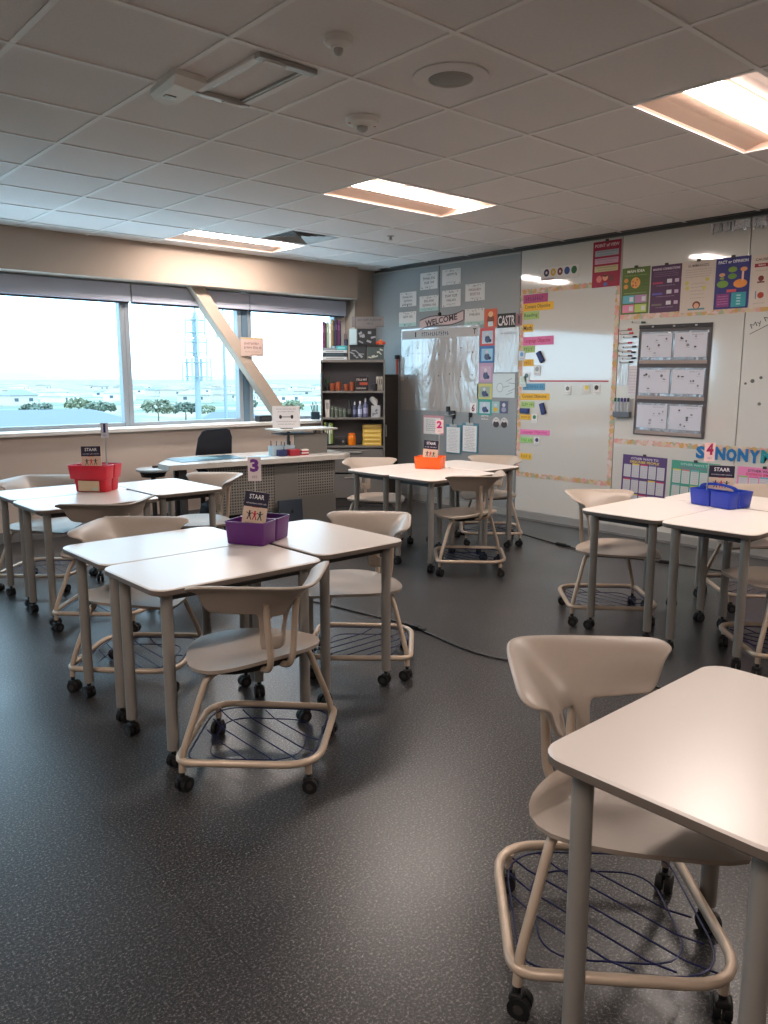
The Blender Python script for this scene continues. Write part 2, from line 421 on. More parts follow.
# ================================================================= CEILING FIXTURES
def troffer(i, j, label):
    cx, cy = (gx(i) + gx(i + 2)) / 2, (gy(j) + gy(j + 1)) / 2
    t = empty('ceiling_light', (cx, cy, ZC), 0, label, 'ceiling light', 'recessed troffers in the tile ceiling')
    W, D, H = .600, .29, .075
    f = MB()
    # curved reflector: cross-section in y, extruded in x
    prof = [(-D, 0), (-D + .006, .010), (-.2, .034), (-.105, .048), (-.084, .036), (.084, .036), (.105, .048), (.2, .034), (D - .006, .010), (D, 0)]
    for k in range(len(prof) - 1):
        if k == 4: continue
        a, c = prof[k], prof[k + 1]
        f.add([(-W, a[0], a[1]), (W, a[0], a[1]), (W, c[0], c[1]), (-W, c[0], c[1])], [(0, 1, 2, 3)], m_reflector, True)
    for s in (-1, 1):
        f.add([(s * W, p[0], p[1]) for p in prof], [tuple(range(len(prof)))], m_reflector)
    f.build('reflector', t)
    l = MB(); l.box((0, 0, .033), (2 * W - .004, .170, .012), m_lens); l.build('lamp_lens', t)
lbl = {(3, 1): 'recessed ceiling light near the whiteboards, cut by the right edge', (3, 5): 'middle recessed ceiling light above the centre of the room',
       (3, 9): 'recessed ceiling light nearest the window wall, beside the air vent'}
for (i, j) in TROF: troffer(i, j, lbl.get((i, j), 'recessed ceiling light out of the picture, column %s row %s' % ('left' if i < 0 else 'right', 'abcd'[(j + 3) // 4])))

# air vent beside the window light
t = empty('ceiling_vent', (gx(4) + .305, gy(8) + .305, ZC), 0, 'square black louvred air vent in the ceiling beside the far light', 'vent')
f = MB(); f.box((0, 0, .12), (.6, .6, .01), m_black)
for s in (-1, 1): f.box((s * .3, 0, .06), (.008, .6, .13), m_black); f.box((0, s * .3, .06), (.6, .008, .13), m_black)
f.build('vent_box', t)
f = MB()
for s in (-1, 1): f.box((s * .285, 0, -.002), (.03, .6, .008), m_tbar); f.box((0, s * .285, -.002), (.54, .03, .008), m_tbar)
f.build('vent_frame', t)
f = MB()
for k in range(5):
    w = .52 - k * .10
    for s in (-1, 1):
        f.box((s * w / 2, 0, .012), (.032, w, .003), m_tleg, rot=Matrix.Rotation(s * .7, 4, 'Y')); f.box((0, s * w / 2, .012), (w, .032, .003), m_tleg, rot=Matrix.Rotation(-s * .7, 4, 'X'))
f.build('vent_louvre', t)
# metal panel frame
t = empty('ceiling_panel_frame', (2.035, 3.15, ZC), 0, 'rectangular white metal mounting frame on a ceiling tile beside the wedge shaped box', 'ceiling frame')
f = MB()
for s in (-1, 1):
    f.box((s * .125, 0, -.008), (.035, .56, .016), m_tbar, .003); f.box((s * .098, 0, -.006), (.01, .5, .012), m_alum)
f.build('side_rail', t)
f = MB()
for s in (-1, 1): f.box((0, s * .265, -.012), (.29, .04, .022), m_alum, .003); f.box((.06 * s, s * .265, -.024), (.1, .025, .006), m_white)
f.build('end_rail', t)
# wedge shaped access point
t = empty('ceiling_access_box', (1.80, 3.41, ZC), R(0), 'white wedge shaped box hanging at the corner of a ceiling tile', 'wireless box')
f = MB()
pl = [(-.085, -.17), (.07, -.15), (.09, .1), (.045, .17), (-.055, .12)]
f.loft([[(x * 1.0, y, 0) for x, y in pl], [(x * 1.05, y * 1.05, -.03) for x, y in pl], [(x * .75, y * .8 + .02, -.05) for x, y in pl]], m_white, True, False)
f.build('housing', t)
f = MB(); f.box((-.01, .03, -.053), (.05, .03, .006), m_alum, .002); f.build('status_light', t)
def detector(x, y, r, label, red):
    t = empty('smoke_detector', (x, y, ZC), 0, label, 'smoke detector', 'smoke detectors on the ceiling')
    f = MB(); f.lathe([(r, 0), (r, -.012), (r * .92, -.025), (r * .55, -.034), (r * .5, -.04)], m_white, 24); f.build('base', t)
    f = MB(); f.lathe([(r * .32, -.034), (r * .34, -.05), (r * .22, -.062), (r * .05, -.066)], m_alum, 16); f.build('sensor', t)
    if red:
        for s in (-1, 1): f = MB(); f.box((s * r * .75, -.02 * s, -.026), (.014, .008, .008), C(190, 90, 90)); f.build('red_mark', t)
detector(2.05, 2.56, .055, 'smaller smoke detector nearest the camera on the ceiling', False)
detector(2.735, 3.23, .085, 'larger smoke detector with red marks on the ceiling', True)
t = empty('ceiling_speaker', (2.66, 2.545, ZC), 0, 'round white ceiling speaker with a grey grille', 'speaker')
f = MB(); f.lathe([(.165, 0), (.165, -.006), (.15, -.012), (.098, -.013), (.095, -.004)], m_tile, 36); f.build('rim', t)
f = MB(); f.lathe([(.096, -.006), (.09, -.01), (.001, -.012)], C(138, 132, 126), 30); f.build('grille', t)
t = MB(); t.lathe([(.035, ZC), (.035, ZC - .004), (.012, ZC - .006), (.01, ZC - .03), (.022, ZC - .032), (.02, ZC - .036)], m_alum, 16, (5.06, 5.58, 0))
tag(t.build('sprinkler_head'), 'small round sprinkler head in the far ceiling', 'sprinkler')

# ================================================================= STUDENT TABLES
def caster(mb, x, y, top, r=.026, ang=.5):
    c, s = math.cos(ang), math.sin(ang)
    mb.cyl((x, y, top), (x, y, r * 1.9), .009, m_black, 8)
    mb.box((x, y, r * 1.75), (.036, .036, .02), m_black, .006, ang)
    for q in (-1, 1):
        cx, cy = x - s * q * .013 + c * .008, y + c * q * .013 + s * .008
        a = Vector((-s, c, 0)) * .009
        mb.cyl(Vector((cx, cy, r)) - a, Vector((cx, cy, r)) + a, r, m_black, 16)
        mb.cyl(Vector((cx, cy, r)) - a * 1.15, Vector((cx, cy, r)) + a * 1.15, r * .45, m_greydk, 10)
def make_table():
    t = empty('student_table', (0, 0, 0))
    W, D = .755, .503
    f = MB()
    o = rrect(W, D, .06, 6)
    ins = lambda e: [((x - math.copysign(e, x)), (y - math.copysign(e, y))) for x, y in o]
    f.loft([[(x, y, .690) for x, y in ins(.004)], [(x, y, .694) for x, y in o], [(x, y, .711) for x, y in o]], m_edge, False)
    f.add([(x, y, .690) for x, y in ins(.004)], [tuple(range(len(o) - 1, -1, -1))], m_edge)
    f.build('edge_band', t)
    f = MB()
    f.loft([[(x, y, .711) for x, y in o], [(x, y, .7145) for x, y in ins(.0015)], [(x, y, .716) for x, y in ins(.004)]], m_tabletop, False)
    f.add([(x, y, .716) for x, y in ins(.004)], [tuple(range(len(o)))], m_tabletop)
    f.build('tabletop', t)
    f = MB()
    for s in (-1, 1):
        f.box((0, s * .165, .672), (.60, .03, .035), m_greydk); f.box((s * .29, 0, .672), (.03, .33, .035), m_greydk)
    f.build('under_frame', t)
    k = 0
    for sx in (-1, 1):
        for sy in (-1, 1):
            f = MB(); x, y = sx * .308, sy * .182
            f.cyl((x, y, .075), (x, y, .69), .0225, m_tleg, 18); lg = f.build('leg', t)
            f = MB(); caster(f, x, y, .078, .027, .4 + k * 1.3); f.build('caster', lg); k += 1
    return t
TAB = make_table()
tables = [
 (1.585, 3.300, 0, 'white table of the purple caddy group, on the window side', 'purple'),
 (1.565, 2.790, 0, 'front white table of the purple caddy group, nearest the camera on the left', 'purple'),
 (2.224, 2.990, 90, 'white end table of the purple caddy group, with a chair on its far right', 'purple'),
 (1.860, 5.362, 0, 'white table of the red caddy group, against the window side', 'red'),
 (1.840, 4.848, 0, 'front white table of the red caddy group at the left edge', 'red'),
 (2.500, 5.100, 90, 'white end table of the red caddy group, nearest the teacher desk', 'red'),
 (4.455, 4.805, 0, 'far white table of the orange caddy group, by the bookshelf side', 'orange'),
 (4.450, 4.290, 0, 'near white table of the orange caddy group, in front of the caddy', 'orange'),
 (5.095, 4.590, 90, 'white end table of the orange caddy group, beside the board wall', 'orange'),
 (4.190, 2.335, 0, 'left white table of the blue caddy group, with a chair at its left', 'blue'),
 (4.165, 1.822, 0, 'near white table of the blue caddy group at the right edge', 'blue'),
 (4.835, 2.120, 90, 'white end table of the blue caddy group, closest to the posters', 'blue'),
 (1.600, .655, 0, 'white table in the right foreground, nearest the camera', None)]
for k, (x, y, a, lb, g) in enumerate(tables):
    o = TAB if k == 0 else copy_tree(TAB)
    o.location = (x, y, 0); o.rotation_euler = (0, 0, R(a)); tag(o, lb, 'table', 'white student tables')

# ================================================================= STUDENT CHAIRS
def smooth_path(pts, n=6, closed=False):
    P = [Vector(p) for p in pts]; out = []; N = len(P)
    for i in range(N if closed else N - 1):
        p0 = P[i - 1] if (closed or i > 0) else P[0]; p1 = P[i]; p2 = P[(i + 1) % N]; p3 = P[(i + 2) % N] if (closed or i + 2 < N) else P[N - 1]
        for k in range(n):
            t = k / n; out.append(.5 * ((2 * p1) + (-p0 + p2) * t + (2 * p0 - 5 * p1 + 4 * p2 - p3) * t * t + (-p0 + 3 * p1 - 3 * p2 + p3) * t ** 3))
    if not closed: out.append(P[-1])
    return out
def diamond(rx, ry, z, cf, cl, n=5, rb=None):
    """rounded diamond: corners at front/back rounded by cf, side corners by cl"""
    C4 = [(rx, 0, cl), (0, ry, cf), (-rx, 0, cl), (0, -(rb or ry), cf)]; out = []
    for i in range(4):
        c = Vector(C4[i][:2]); a = (Vector(C4[i - 1][:2]) - c).normalized(); b_ = (Vector(C4[(i + 1) % 4][:2]) - c).normalized(); q = C4[i][2]
        A, B = c + a * q, c + b_ * q
        for k in range(n + 1):
            t = k / n; p = A * (1 - t) ** 2 + c * 2 * t * (1 - t) + B * t * t; out.append((p.x, p.y, z))
    return out
def make_chair():
    t = empty('student_chair', (0, 0, 0))
    # seat
    n = 40; f = MB(); K = 6
    def outl(a):
        c, s = math.cos(a), math.sin(a); p = 1.42 if s > 0 else 2.4
        rr = (abs(c / .272) ** p + abs(s / (.335 if s > 0 else .152)) ** p) ** (-1 / p); return rr * c, rr * s + .03
    top, bot = [], []
    for k in range(1, K + 1):
        q = k / K; rg = []; rb = []
        for j in range(n):
            x, y = outl(2 * math.pi * j / n); x *= q; yy = .03 + (y - .03) * q
            z = .447 - .020 * (1 - q ** 2) - .012 * max(0, (yy - .24) / .1) ** 2 - .004 * q ** 6 + (.02 * max(0, (-yy - .04) / .1) ** 2)
            rg.append((x, yy, z)); rb.append((x * .985, yy * .985, z - .014))
        top.append(rg); bot.append(rb)
    f.loft(top, m_shell, False); f.add(top[0], [tuple(range(n))], m_shell, True)
    f.loft(bot[::-1], m_shell, False); f.add(bot[0], [tuple(range(n - 1, -1, -1))], m_shell, True)
    f.loft([bot[-1], top[-1]], m_shell, False); f.build('seat', t)
    f = MB(); o = [(outl(2 * math.pi * j / 24)) for j in range(24)]
    f.loft([[(x * .62, y * .62, .402) for x, y in o], [(x * .72, y * .72, .408) for x, y in o], [(x * .78, y * .78, .426) for x, y in o]], m_black); f.build('seat_support', t)
    # backrest shell
    f = MB()
    rows = [(.485, .455, .455), (.545, .455, .455), (.612, .46, .60), (.652, .52, .68), (.688, .66, .73), (.718, .80, .78), (.741, .92, .84), (.752, .99, .94), (.756, 1.04, 1.05)]
    xs = [-1, -.93, -.84, -.74, -.63, -.54, -.46, -.38, -.29, -.19, -.10, 0, .10, .19, .29, .38, .46, .54, .63, .74, .84, .93, 1]
    def plan(u, k, z):
        s0 = .16; yv = (math.sqrt(u * u + s0 * s0) - s0) / (math.sqrt(1 + s0 * s0) - s0)
        return (.335 * k * u, (-.298 + .298 * yv) * k + .0 + .02 * (1 - k), z)
    vs, fs, idx = [], [], {}
    for ri, (z, kc, ks) in enumerate(rows):
        for ci, u in enumerate(xs):
            w = min(1, abs(u) * 1.25); k = kc * (1 - w) + ks * w; zz = z + (.012 * abs(u) ** 3 if ri == 2 else 0)
            if ri == 2 and abs(u) > .3: zz += .015
            idx[(ri, ci)] = len(vs); k = k - (.15 * max(0, k - .72) / .3 if abs(u) > .97 else .04 * max(0, k - .72) / .3 if abs(u) > .9 else 0); zz -= (.02 * max(0, (abs(u) - .8) / .2) ** 2 if ri > 5 else 0); vs.append(plan(u * (1 - .06 * max(0, 5 - ri) / 5), k, zz))
    for ri in range(len(rows) - 1):
        for ci in range(len(xs) - 1):
            um = (xs[ci] + xs[ci + 1]) / 2; zm = (rows[ri][0] + rows[ri + 1][0]) / 2
            if ri < 2 and abs(um) > .40: continue
            if ri == 1 and abs(um) < .20: continue
            fs.append((idx[(ri, ci)], idx[(ri, ci + 1)], idx[(ri + 1, ci + 1)], idx[(ri + 1, ci)]))
    used = sorted({i for q in fs for i in q}); rm = {o_: i for i, o_ in enumerate(used)}
    f.add([vs[i] for i in used], [tuple(rm[i] for i in q) for q in fs], m_shell, True)
    bk = f.build('backrest', t)
    md = bk.modifiers.new('thick', 'SOLIDIFY'); md.thickness = .013; md.offset = 0
    md = bk.modifiers.new('sub', 'SUBSURF'); md.levels = 1; md.render_levels = 2
    # uprights
    for s in (-1, 1):
        f = MB(); f.tube(smooth_path([(s * .04, .03, .412), (s * .042, -.07, .410), (s * .044, -.125, .42), (s * .048, -.147, .46), (s * .054, -.15, .53), (s * .060, -.15, .60), (s * .064, -.153, .655), (s * .066, -.156, .676)], 4), .0125, m_frame, 10); f.build('back_upright', t)
    # legs
    for s in (-1, 1):
        f = MB(); f.tube(smooth_path([(s * .08, .0, .413), (s * .17, .0, .412), (s * .215, .0, .40), (s * .24, .0, .365), (s * .275, .0, .28), (s * .328, .0, .15), (s * .337, 0, .075)], 4), .0125, m_frame, 10); f.build('leg', t)
    # base ring
    f = MB(); f.tube(diamond(.360, .385, .118, .14, .06, 6, .355), .0135, m_frame, 10, True)
    for s in (-1, 1): f.cyl((0, (.327 if s > 0 else -.300), .114), (0, (.327 if s > 0 else -.300), .07), .0125, m_frame, 10)
    f.build('base_ring', t)
    # wire basket
    f = MB()
    f.tube(diamond(.328, .345, .112, .14, .08, 6, .32), .0028, m_wire, 6, True)
    f.tube(diamond(.245, .26, .094, .12, .10, 6, .24), .0026, m_wire, 6, True)
    for k in (-2, -1, 0, 1, 2):
        x = k * .068; e = .315 - abs(x); i_ = .235 - abs(x) * .9
        f.tube([(x, -e, .11), (x, -i_, .095), (x, i_, .095), (x, e, .11)], .0028, m_wire, 6)
    f.build('wire_basket', t)
    for k, (x, y) in enumerate(((-.337, 0), (.337, 0), (0, .327), (0, -.300))):
        f = MB(); caster(f, x, y, .085, .027, .3 + 1.7 * k); f.build('caster', t)
    return t
CH = make_chair()
chairs = [
 (1.535, 2.425, 0, 'beige chair in the left foreground, back to the camera, at the purple caddy tables'),
 (1.585, 3.605, 180, 'beige chair behind the purple caddy tables, only its rounded back clearly visible'),
 (2.520, 2.990, 90, 'beige chair at the right end of the purple caddy group, beside the floor cable'),
 (1.640, .995, 180, 'beige chair in the right foreground, tucked under the nearest white table'),
 (1.840, 4.552, 0, 'beige chair, back to the camera, on the near side of the red caddy tables'),
 (1.860, 5.730, 180, 'beige chair under the window behind the red caddy group, at the left edge'),
 (2.806, 5.100, 90, 'beige chair at the right end of the red caddy tables, before the teacher desk'),
 (4.440, 3.975, 0, 'beige chair, back to the camera, on the near side of the orange caddy tables'),
 (4.460, 5.150, 180, 'beige chair behind the orange caddy group, in front of the bookshelf'),
 (5.400, 4.590, 90, 'beige chair at the right end of the orange caddy group, next to the board wall'),
 (4.190, 2.628, 180, 'beige chair on the left side of the blue caddy group'),
 (4.165, 1.525, 0, 'beige chair cut by the right edge, on the near side of the blue caddy group'),
 (5.150, 2.115, 90, 'beige chair at the far end of the blue caddy group, under the posters')]
for k, (x, y, a, lb) in enumerate(chairs):
    o = CH if k == 0 else copy_tree(CH)
    o.location = (x, y, 0); o.rotation_euler = (0, 0, R(a)); tag(o, lb, 'chair', 'beige student chairs on casters')

# ================================================================= THINGS ON THE BOARD WALL (plane x = XB)
def WM(y, z, off=.004, tilt=0.0):
    """local x = to the viewer's right, y = up, z = out of the board wall"""
    m = Matrix(((0, 0, -1, XB - off), (-1, 0, 0, y), (0, 1, 0, z), (0, 0, 0, 1)))
    return m @ Matrix.Rotation(tilt, 4, 'Z')
def sheet(w, h, m, th=.002, cx=0, cy=0):
    q = MB(); q.box((cx, cy, 0), (w, h, th), m); return q
Z1, Z2, Z3 = .0016, .0022, .0028
def put(q, name, y, z, label, cat, group=None, off=.004, tilt=0.0):
    o = q.build(name, mat=WM(y, z, off, tilt)); return tag(o, label, cat, group)

# quote cards on the grey panels
def quote(y0, y1, z0, z1, label, seed, ink, green=False, tilt=.0, words=2):
    w, h = y1 - y0, z1 - z0; q = sheet(w, h, C(206, 203, 200))
    if green: q.rect(0, -h * .38, w, h * .24, C(168, 196, 190), Z1)
    for k in range(10):
        a = rnd.uniform(-.46, .46) * w; b_ = rnd.choice((-1, 1)) * rnd.uniform(.36, .46) * h; q.disc(a, b_, .006, .006, C(110, 105, 108), Z2, 6)
    for k in range(words): q.scrib(0, h * (.16 - .26 * k), w * (.5 + .16 * ((k + seed) % 2)), h * .2, ink, Z2, seed + k)
    q.scrib(0, h * .36, w * .24, h * .09, C(90, 88, 92), Z2, seed + 5); q.scrib(0, -h * .34, w * .5, h * .06, C(110, 108, 110), Z2, seed + 9)
    put(q, 'quote_card', (y0 + y1) / 2, (z0 + z1) / 2, label, 'sign', 'white quote cards on the grey wall', tilt=tilt)
quote(6.377, 6.653, 2.457, 2.64, 'upper left white quote card left of the wall seam, two dark words', 1, C(60, 58, 60))
quote(6.027, 6.306, 2.478, 2.645, 'topmost white quote card right of the wall seam, one bold black word', 2, C(40, 38, 40), words=1)
quote(6.716, 6.994, 2.289, 2.453, 'white quote card at the far left with three short lines', 3, C(70, 68, 72), words=3)
quote(6.361, 6.663, 2.217, 2.386, 'white quote card with a dark red word above the WELCOME banner', 4, C(96, 62, 68), True)
quote(6.023, 6.303, 2.242, 2.421, 'white quote card right of the wall seam, directly under the topmost card', 5, C(60, 58, 60))
quote(6.718, 7.009, 2.063, 2.230, 'lowest white quote card at the far left, above the calendar chart', 6, C(80, 78, 82), True, words=1)
quote(5.677, 5.955, 2.281, 2.460, 'rightmost white quote card, cream coloured with brown words', 7, C(132, 84, 66))
quote(5.682, 5.959, 2.027, 2.199, 'white quote card between the WELCOME banner and the orange card', 8, C(70, 68, 70), True, words=1)
# WELCOME ribbon
q = MB(); n = 16; pts = [(-.34 + .68 * i / n, -.035 + .075 * (i / n) + .018 * math.sin(i / n * 6.3)) for i in range(n + 1)]
for i in range(n):
    (xa, ya), (xb, yb) = pts[i], pts[i + 1]
    q.add([(xa, ya - .052, 0), (xb, yb - .052, 0), (xb, yb + .052, 0), (xa, ya + .052, 0)], [(0, 1, 2, 3)], C(196, 172, 170))
    for s_ in (-1, 1): q.add([(xa, ya + s_ * .052 - .006, .001), (xb, yb + s_ * .052 - .006, .001), (xb, yb + s_ * .052 + .006, .001), (xa, ya + s_ * .052 + .006, .001)], [(0, 1, 2, 3)], C(90, 74, 76))
q.add([(.34, -.01, 0), (.40, -.03, 0), (.37, .03, 0), (.41, .10, 0), (.34, .09, 0)], [(0, 1, 2, 3, 4)], C(44, 40, 42))
q.text('WELCOME', 0.0, .005, .50, .068, C(60, 46, 50), .002, .03, rz=.11)
put(q, 'welcome_banner', 6.318, 2.10, 'pink ribbon banner reading WELCOME on the grey wall', 'banner')
t = MB(); t.lathe([(.022, 0), (.022, .006), (.014, .018)], m_black, 14); tag(t.build('round_magnet', mat=WM(6.335, 2.172, .006)), 'round black magnet holding up the WELCOME banner', 'magnet')
# orange animal card and CASTR... letters
q = sheet(.17, .19, C(206, 92, 60)); q.disc(0, -.02, .05, .06, C(120, 66, 50), Z1); q.rect(0, -.06, .07, .05, C(196, 214, 222), Z2); q.disc(0, .04, .034, .03, C(222, 176, 130), Z2)
put(q, 'picture_card', 5.587, 2.088, 'orange framed picture card beside the black letter banner', 'card')
q = sheet(.24, .145, C(34, 32, 34)); q.text('CASTR', .0, 0, .225, .10, C(206, 198, 200), Z2, .02); q.rect(.165, 0, .075, .12, C(140, 96, 104), -.0005); q.rect(.165, 0, .02, .08, C(60, 50, 54), Z1)
put(q, 'letter_banner', 5.375, 2.052, 'black banner with white capital letters at the edge of the grey wall', 'banner')
# laminated calendar chart
q = sheet(1.225, .94, m_lam)
q.rect(0, .40, 1.20, .10, C(176, 172, 170), Z1); q.text('T', .545, .402, .05, .06, m_ink, Z2, .02); q.text('1', -.37, .40, .02, .06, m_ink, Z2, .03); q.scrib(-.06, .40, .42, .06, C(70, 70, 90), Z2, 3)
for k in range(1, 7): q.rect(-.6 + k * .175, -.06, .003, .8, C(150, 146, 146), Z1)
for k in range(1, 6): q.rect(0, .34 - k * .155, 1.2, .003, C(150, 146, 146), Z1)
for k in range(14):
    q.disc(-.5 + (k % 7) * .17, .2 - .3 * (k // 7) + rnd.uniform(-.06, .06), .009, .009, C(80, 60, 70), Z2, 8)
put(q, 'calendar_chart', 6.354, 1.562, 'large glossy laminated calendar chart reflecting the windows', 'chart')
q = sheet(.085, .115, m_paper); q.text('6', 0, 0, .045, .08, C(130, 50, 66), Z2, .03, rz=-.15)
put(q, 'number_card', 5.806, 1.143, 'small white card with a red 6 at the chart corner', 'card', off=.0075)
# column of animal pictures
pic = [((198, 84, 84), (178, 198, 214), 5.626, 1.897, .205, .185, 'red framed picture card at the top of the card column'),
       ((66, 118, 176), (150, 196, 220), 5.628, 1.714, .21, .178, 'blue framed picture card in the card column'),
       ((178, 150, 178), (188, 168, 190), 5.641, 1.520, .2, .205, 'lilac picture card in the middle of the card column'),
       ((198, 194, 112), (150, 168, 150), 5.653, 1.323, .21, .165, 'yellow framed picture card below the lilac one'),
       ((60, 150, 140), (180, 200, 210), 5.645, 1.155, .2, .17, 'teal framed picture card at the bottom of the column')]
for (c1, c2, y, z, w, h, lb) in pic:
    q = sheet(w, h, C(*c1)); q.rect(0, -.005, w * .74, h * .72, C(*c2), Z1)
    q.disc(0, -h * .14, w * .18, h * .2, C(70, 84, 120), Z2); q.disc(-w * .02, h * .12, w * .09, h * .13, C(206, 206, 214), Z2); q.disc(w * .18, -h * .22, w * .1, h * .1, C(56, 60, 90), Z3)
    put(q, 'picture_card', y, z, lb, 'card', 'framed picture cards in a column')
for (c1, c2, y, z, w, h, lb) in [((150, 188, 190), (214, 176, 60), 5.493, 1.158, .105, .12, 'small photo with a yellow patch beside the teal card'), ((84, 90, 116), (150, 150, 176), 5.380, 1.161, .108, .13, 'small dark blue photo at the right of the photo row')]:
    q = sheet(w, h, C(*c1)); q.disc(0, -h * .2, w * .3, h * .2, C(*c2), Z1); q.disc(0, h * .18, w * .2, h * .16, C(200, 200, 206), Z1)
    put(q, 'photo_print', y, z, lb, 'photo', 'small photos under the laminated sheet')
for s_, lb in ((-1, 'left round animal cutout under the photo row'), (1, 'right round animal cutout under the photo row')):
    q = MB(); q.disc(0, .0, .055, .05, C(196, 192, 192), 0); q.disc(0, -.02, .042, .036, C(60, 46, 44), Z1); q.disc(0, .028, .03, .026, C(206, 200, 196), Z2)
    q.disc(-.012, .03, .005, .006, m_ink, Z3, 6); q.disc(.012, .03, .005, .006, m_ink, Z3, 6)
    put(q, 'animal_cutout', 5.425 - s_ * .055, 1.0, lb, 'cutout', 'pair of animal cutouts')
q = sheet(.10, .05, C(190, 186, 182)); q.scrib(0, 0, .09, .03, m_ink, Z1, 4); put(q, 'label_strip', 5.64, 1.045, 'small white strip with dark print left of the animal cutouts', 'label')
q = sheet(.325, .455, m_lam2); q.scrib(.02, .17, .2, .02, C(110, 106, 116), Z1, 2); put(q, 'laminated_sheet', 5.364, 1.752, 'crinkled glossy plastic sheet at the right end of the grey wall', 'sheet')
q = sheet(.30, .25, C(200, 214, 218)); q.disc(-.05, -.02, .045, .05, C(150, 172, 184), Z1); q.disc(-.05, -.02, .038, .042, C(206, 218, 220), Z2)
for k in range(5): q.rect(.06 + rnd.uniform(-.04, .06), .06 - .035 * k, .09, .005, C(110, 130, 146), Z1, rnd.uniform(-.2, .5))
put(q, 'drawing_sheet', 5.388, 1.386, 'white drawing sheet below the crinkled plastic sheet', 'sheet', off=.0065)
# papers and clipboards at the bottom
q = sheet(.33, .215, C(206, 150, 160)); q.rect(-.02, -.012, .27, .19, m_paper, Z1)
for k in range(6): q.scrib(-.04, .055 - .024 * k, .16, .014, C(90, 88, 96), Z2, k)
put(q, 'newsletter', 6.42, .93, 'white newsletter sheet on pink backing below the calendar chart', 'paper')
def clipboard(y, z, label, seed):
    t = empty('clipboard', (0, 0, 0)); t.matrix_world = WM(y, z, .008); tag(t, label, 'clipboard', 'clipboards hooked on the grey wall')
    f = MB(); f.box((0, 0, 0), (.235, .325, .006), C(70, 130, 150), .002); f.build('board', t)
    f = MB(); f.rect(-.003, -.008, .205, .285, m_paper, .0042)
    for k in range(15): f.scrib(-.01 if seed == 1 else .0, .11 - .017 * k, .15 if k % 3 else .11, .008, C(120, 126, 136) if seed == 1 else C(70, 74, 84), .005, k * seed)
    f.build('paper', t)
    f = MB(); f.box((0, .155, .007), (.11, .03, .01), m_alum, .003); f.build('clip', t)
    f = MB(); f.tube([(0, .16, .006), (0, .20, .02), (0, .25, .008)], .006, m_black, 8); f.box((0, .255, .004), (.04, .05, .012), m_black, .003); f.build('hook', t)
clipboard(6.095, .785, 'left clipboard with a pale list, hung on the grey wall', 1)
clipboard(5.845, .812, 'right clipboard with dark lines of writing, hung on the grey wall', 2)
t = empty('magnet_clip', (0, 0, 0)); t.matrix_world = WM(6.15, 1.10, .012); tag(t, 'cluster of black clips above the left clipboard', 'clip')
f = MB(); f.box((-.03, .02, 0), (.05, .06, .02), m_black, .004); f.build('clip_body', t)
f = MB(); f.box((.03, -.02, .004), (.09, .05, .02), m_dark, .004); f.tube([(-.07, -.04, .01), (0, -.055, .012), (.09, -.03, .01)], .006, m_alum, 6); f.build('clip_jaw', t)
q = MB(); q.cyl((0, .21, .02), (0, -.20, .02), .017, C(184, 78, 62), 10, .012); q.cyl((0, .215, .02), (0, .17, .02), .03, m_black, 10)
put(q, 'pointer_tube', 7.02, 1.52, 'long red tube with a black cap hanging left of the calendar chart', 'pointer', off=.006)
q = sheet(.055, .27, C(196, 184, 176)); q.scrib(0, 0, .04, .02, C(150, 120, 116), Z1, 1); put(q, 'paper_strip', 6.945, 1.57, 'pale paper strip beside the hanging red tube', 'paper', off=.0095)

# scalloped borders
def border(y0, z0, y1, z1, label):
    L = math.hypot(y1 - y0, z1 - z0); n = max(4, int(L / .055)); wd = .05; q = MB(); lo, hi = [], []
    for k in range(n * 4 + 1):
        x = -L / 2 + L * k / (n * 4); lo.append((x, -wd / 2, 0)); hi.append((x, wd / 2 - .010 * (1 - abs(math.sin(math.pi * k / 4))), 0))
    for k in range(n * 4): q.add([lo[k], lo[k + 1], hi[k + 1], hi[k]], [(0, 1, 2, 3)], m_border)
    m = WM((y0 + y1) / 2, (z0 + z1) / 2, .003) @ Matrix.Rotation(math.atan2(z1 - z0, y0 - y1), 4, 'Z')
    tag(q.build('border_strip', mat=m), label, 'border', 'scalloped patterned border strips')
border(5.19, 2.322, 4.30, 2.322, 'patterned border strip along the top of the left whiteboard section')
border(5.178, .50, 5.178, 2.295, 'patterned border strip down the left edge of the left whiteboard section')
border(5.19, .478, 4.10, .478, 'patterned border strip along the bottom of the left whiteboard section')
border(4.083, .46, 4.083, 2.30, 'patterned border strip on the seam between the two whiteboard sections')
border(4.05, 2.008, 1.9, 2.008, 'patterned border strip under the row of reading posters')
border(4.05, .885, 1.9, .885, 'patterned border strip above the SYNONYMS letters')

# labels on the left whiteboard
PK, YL, GR, BL = (214, 110, 160), (228, 176, 40), (160, 190, 112), (90, 150, 184)
def strip(y0, y1, z0, z1, col, txt, label, ink=None, flag=0):
    w, h = abs(y1 - y0), abs(z1 - z0); q = sheet(w, h, C(*col)); ink = ink or C(70, 56, 50)
    if txt: q.text(txt, -w * .02, 0, w * .84, h * .6, ink, Z1, .01)
    else: q.scrib(0, 0, w * .8, h * .6, ink, Z1, flag + 3)
    put(q, 'agenda_strip', (y0 + y1) / 2, (z0 + z1) / 2, label, 'label', 'coloured paper strips on the left whiteboard', tilt=.01)
strip(5.161, 4.86, 2.205, 2.29, (176, 70, 120), '', 'dark pink paper strip at the very top of the left whiteboard', C(96, 40, 96))
strip(5.158, 4.79, 2.128, 2.205, YL, 'Content Objective', 'yellow paper strip directly under the dark pink one')
strip(5.155, 4.96, 2.046, 2.122, GR, 'Reading', 'green paper strip under the topmost yellow strip', C(70, 90, 60))
strip(5.156, 5.03, 1.925, 2.0, YL, 'Math', 'short yellow paper strip above the pink strip in the upper half')
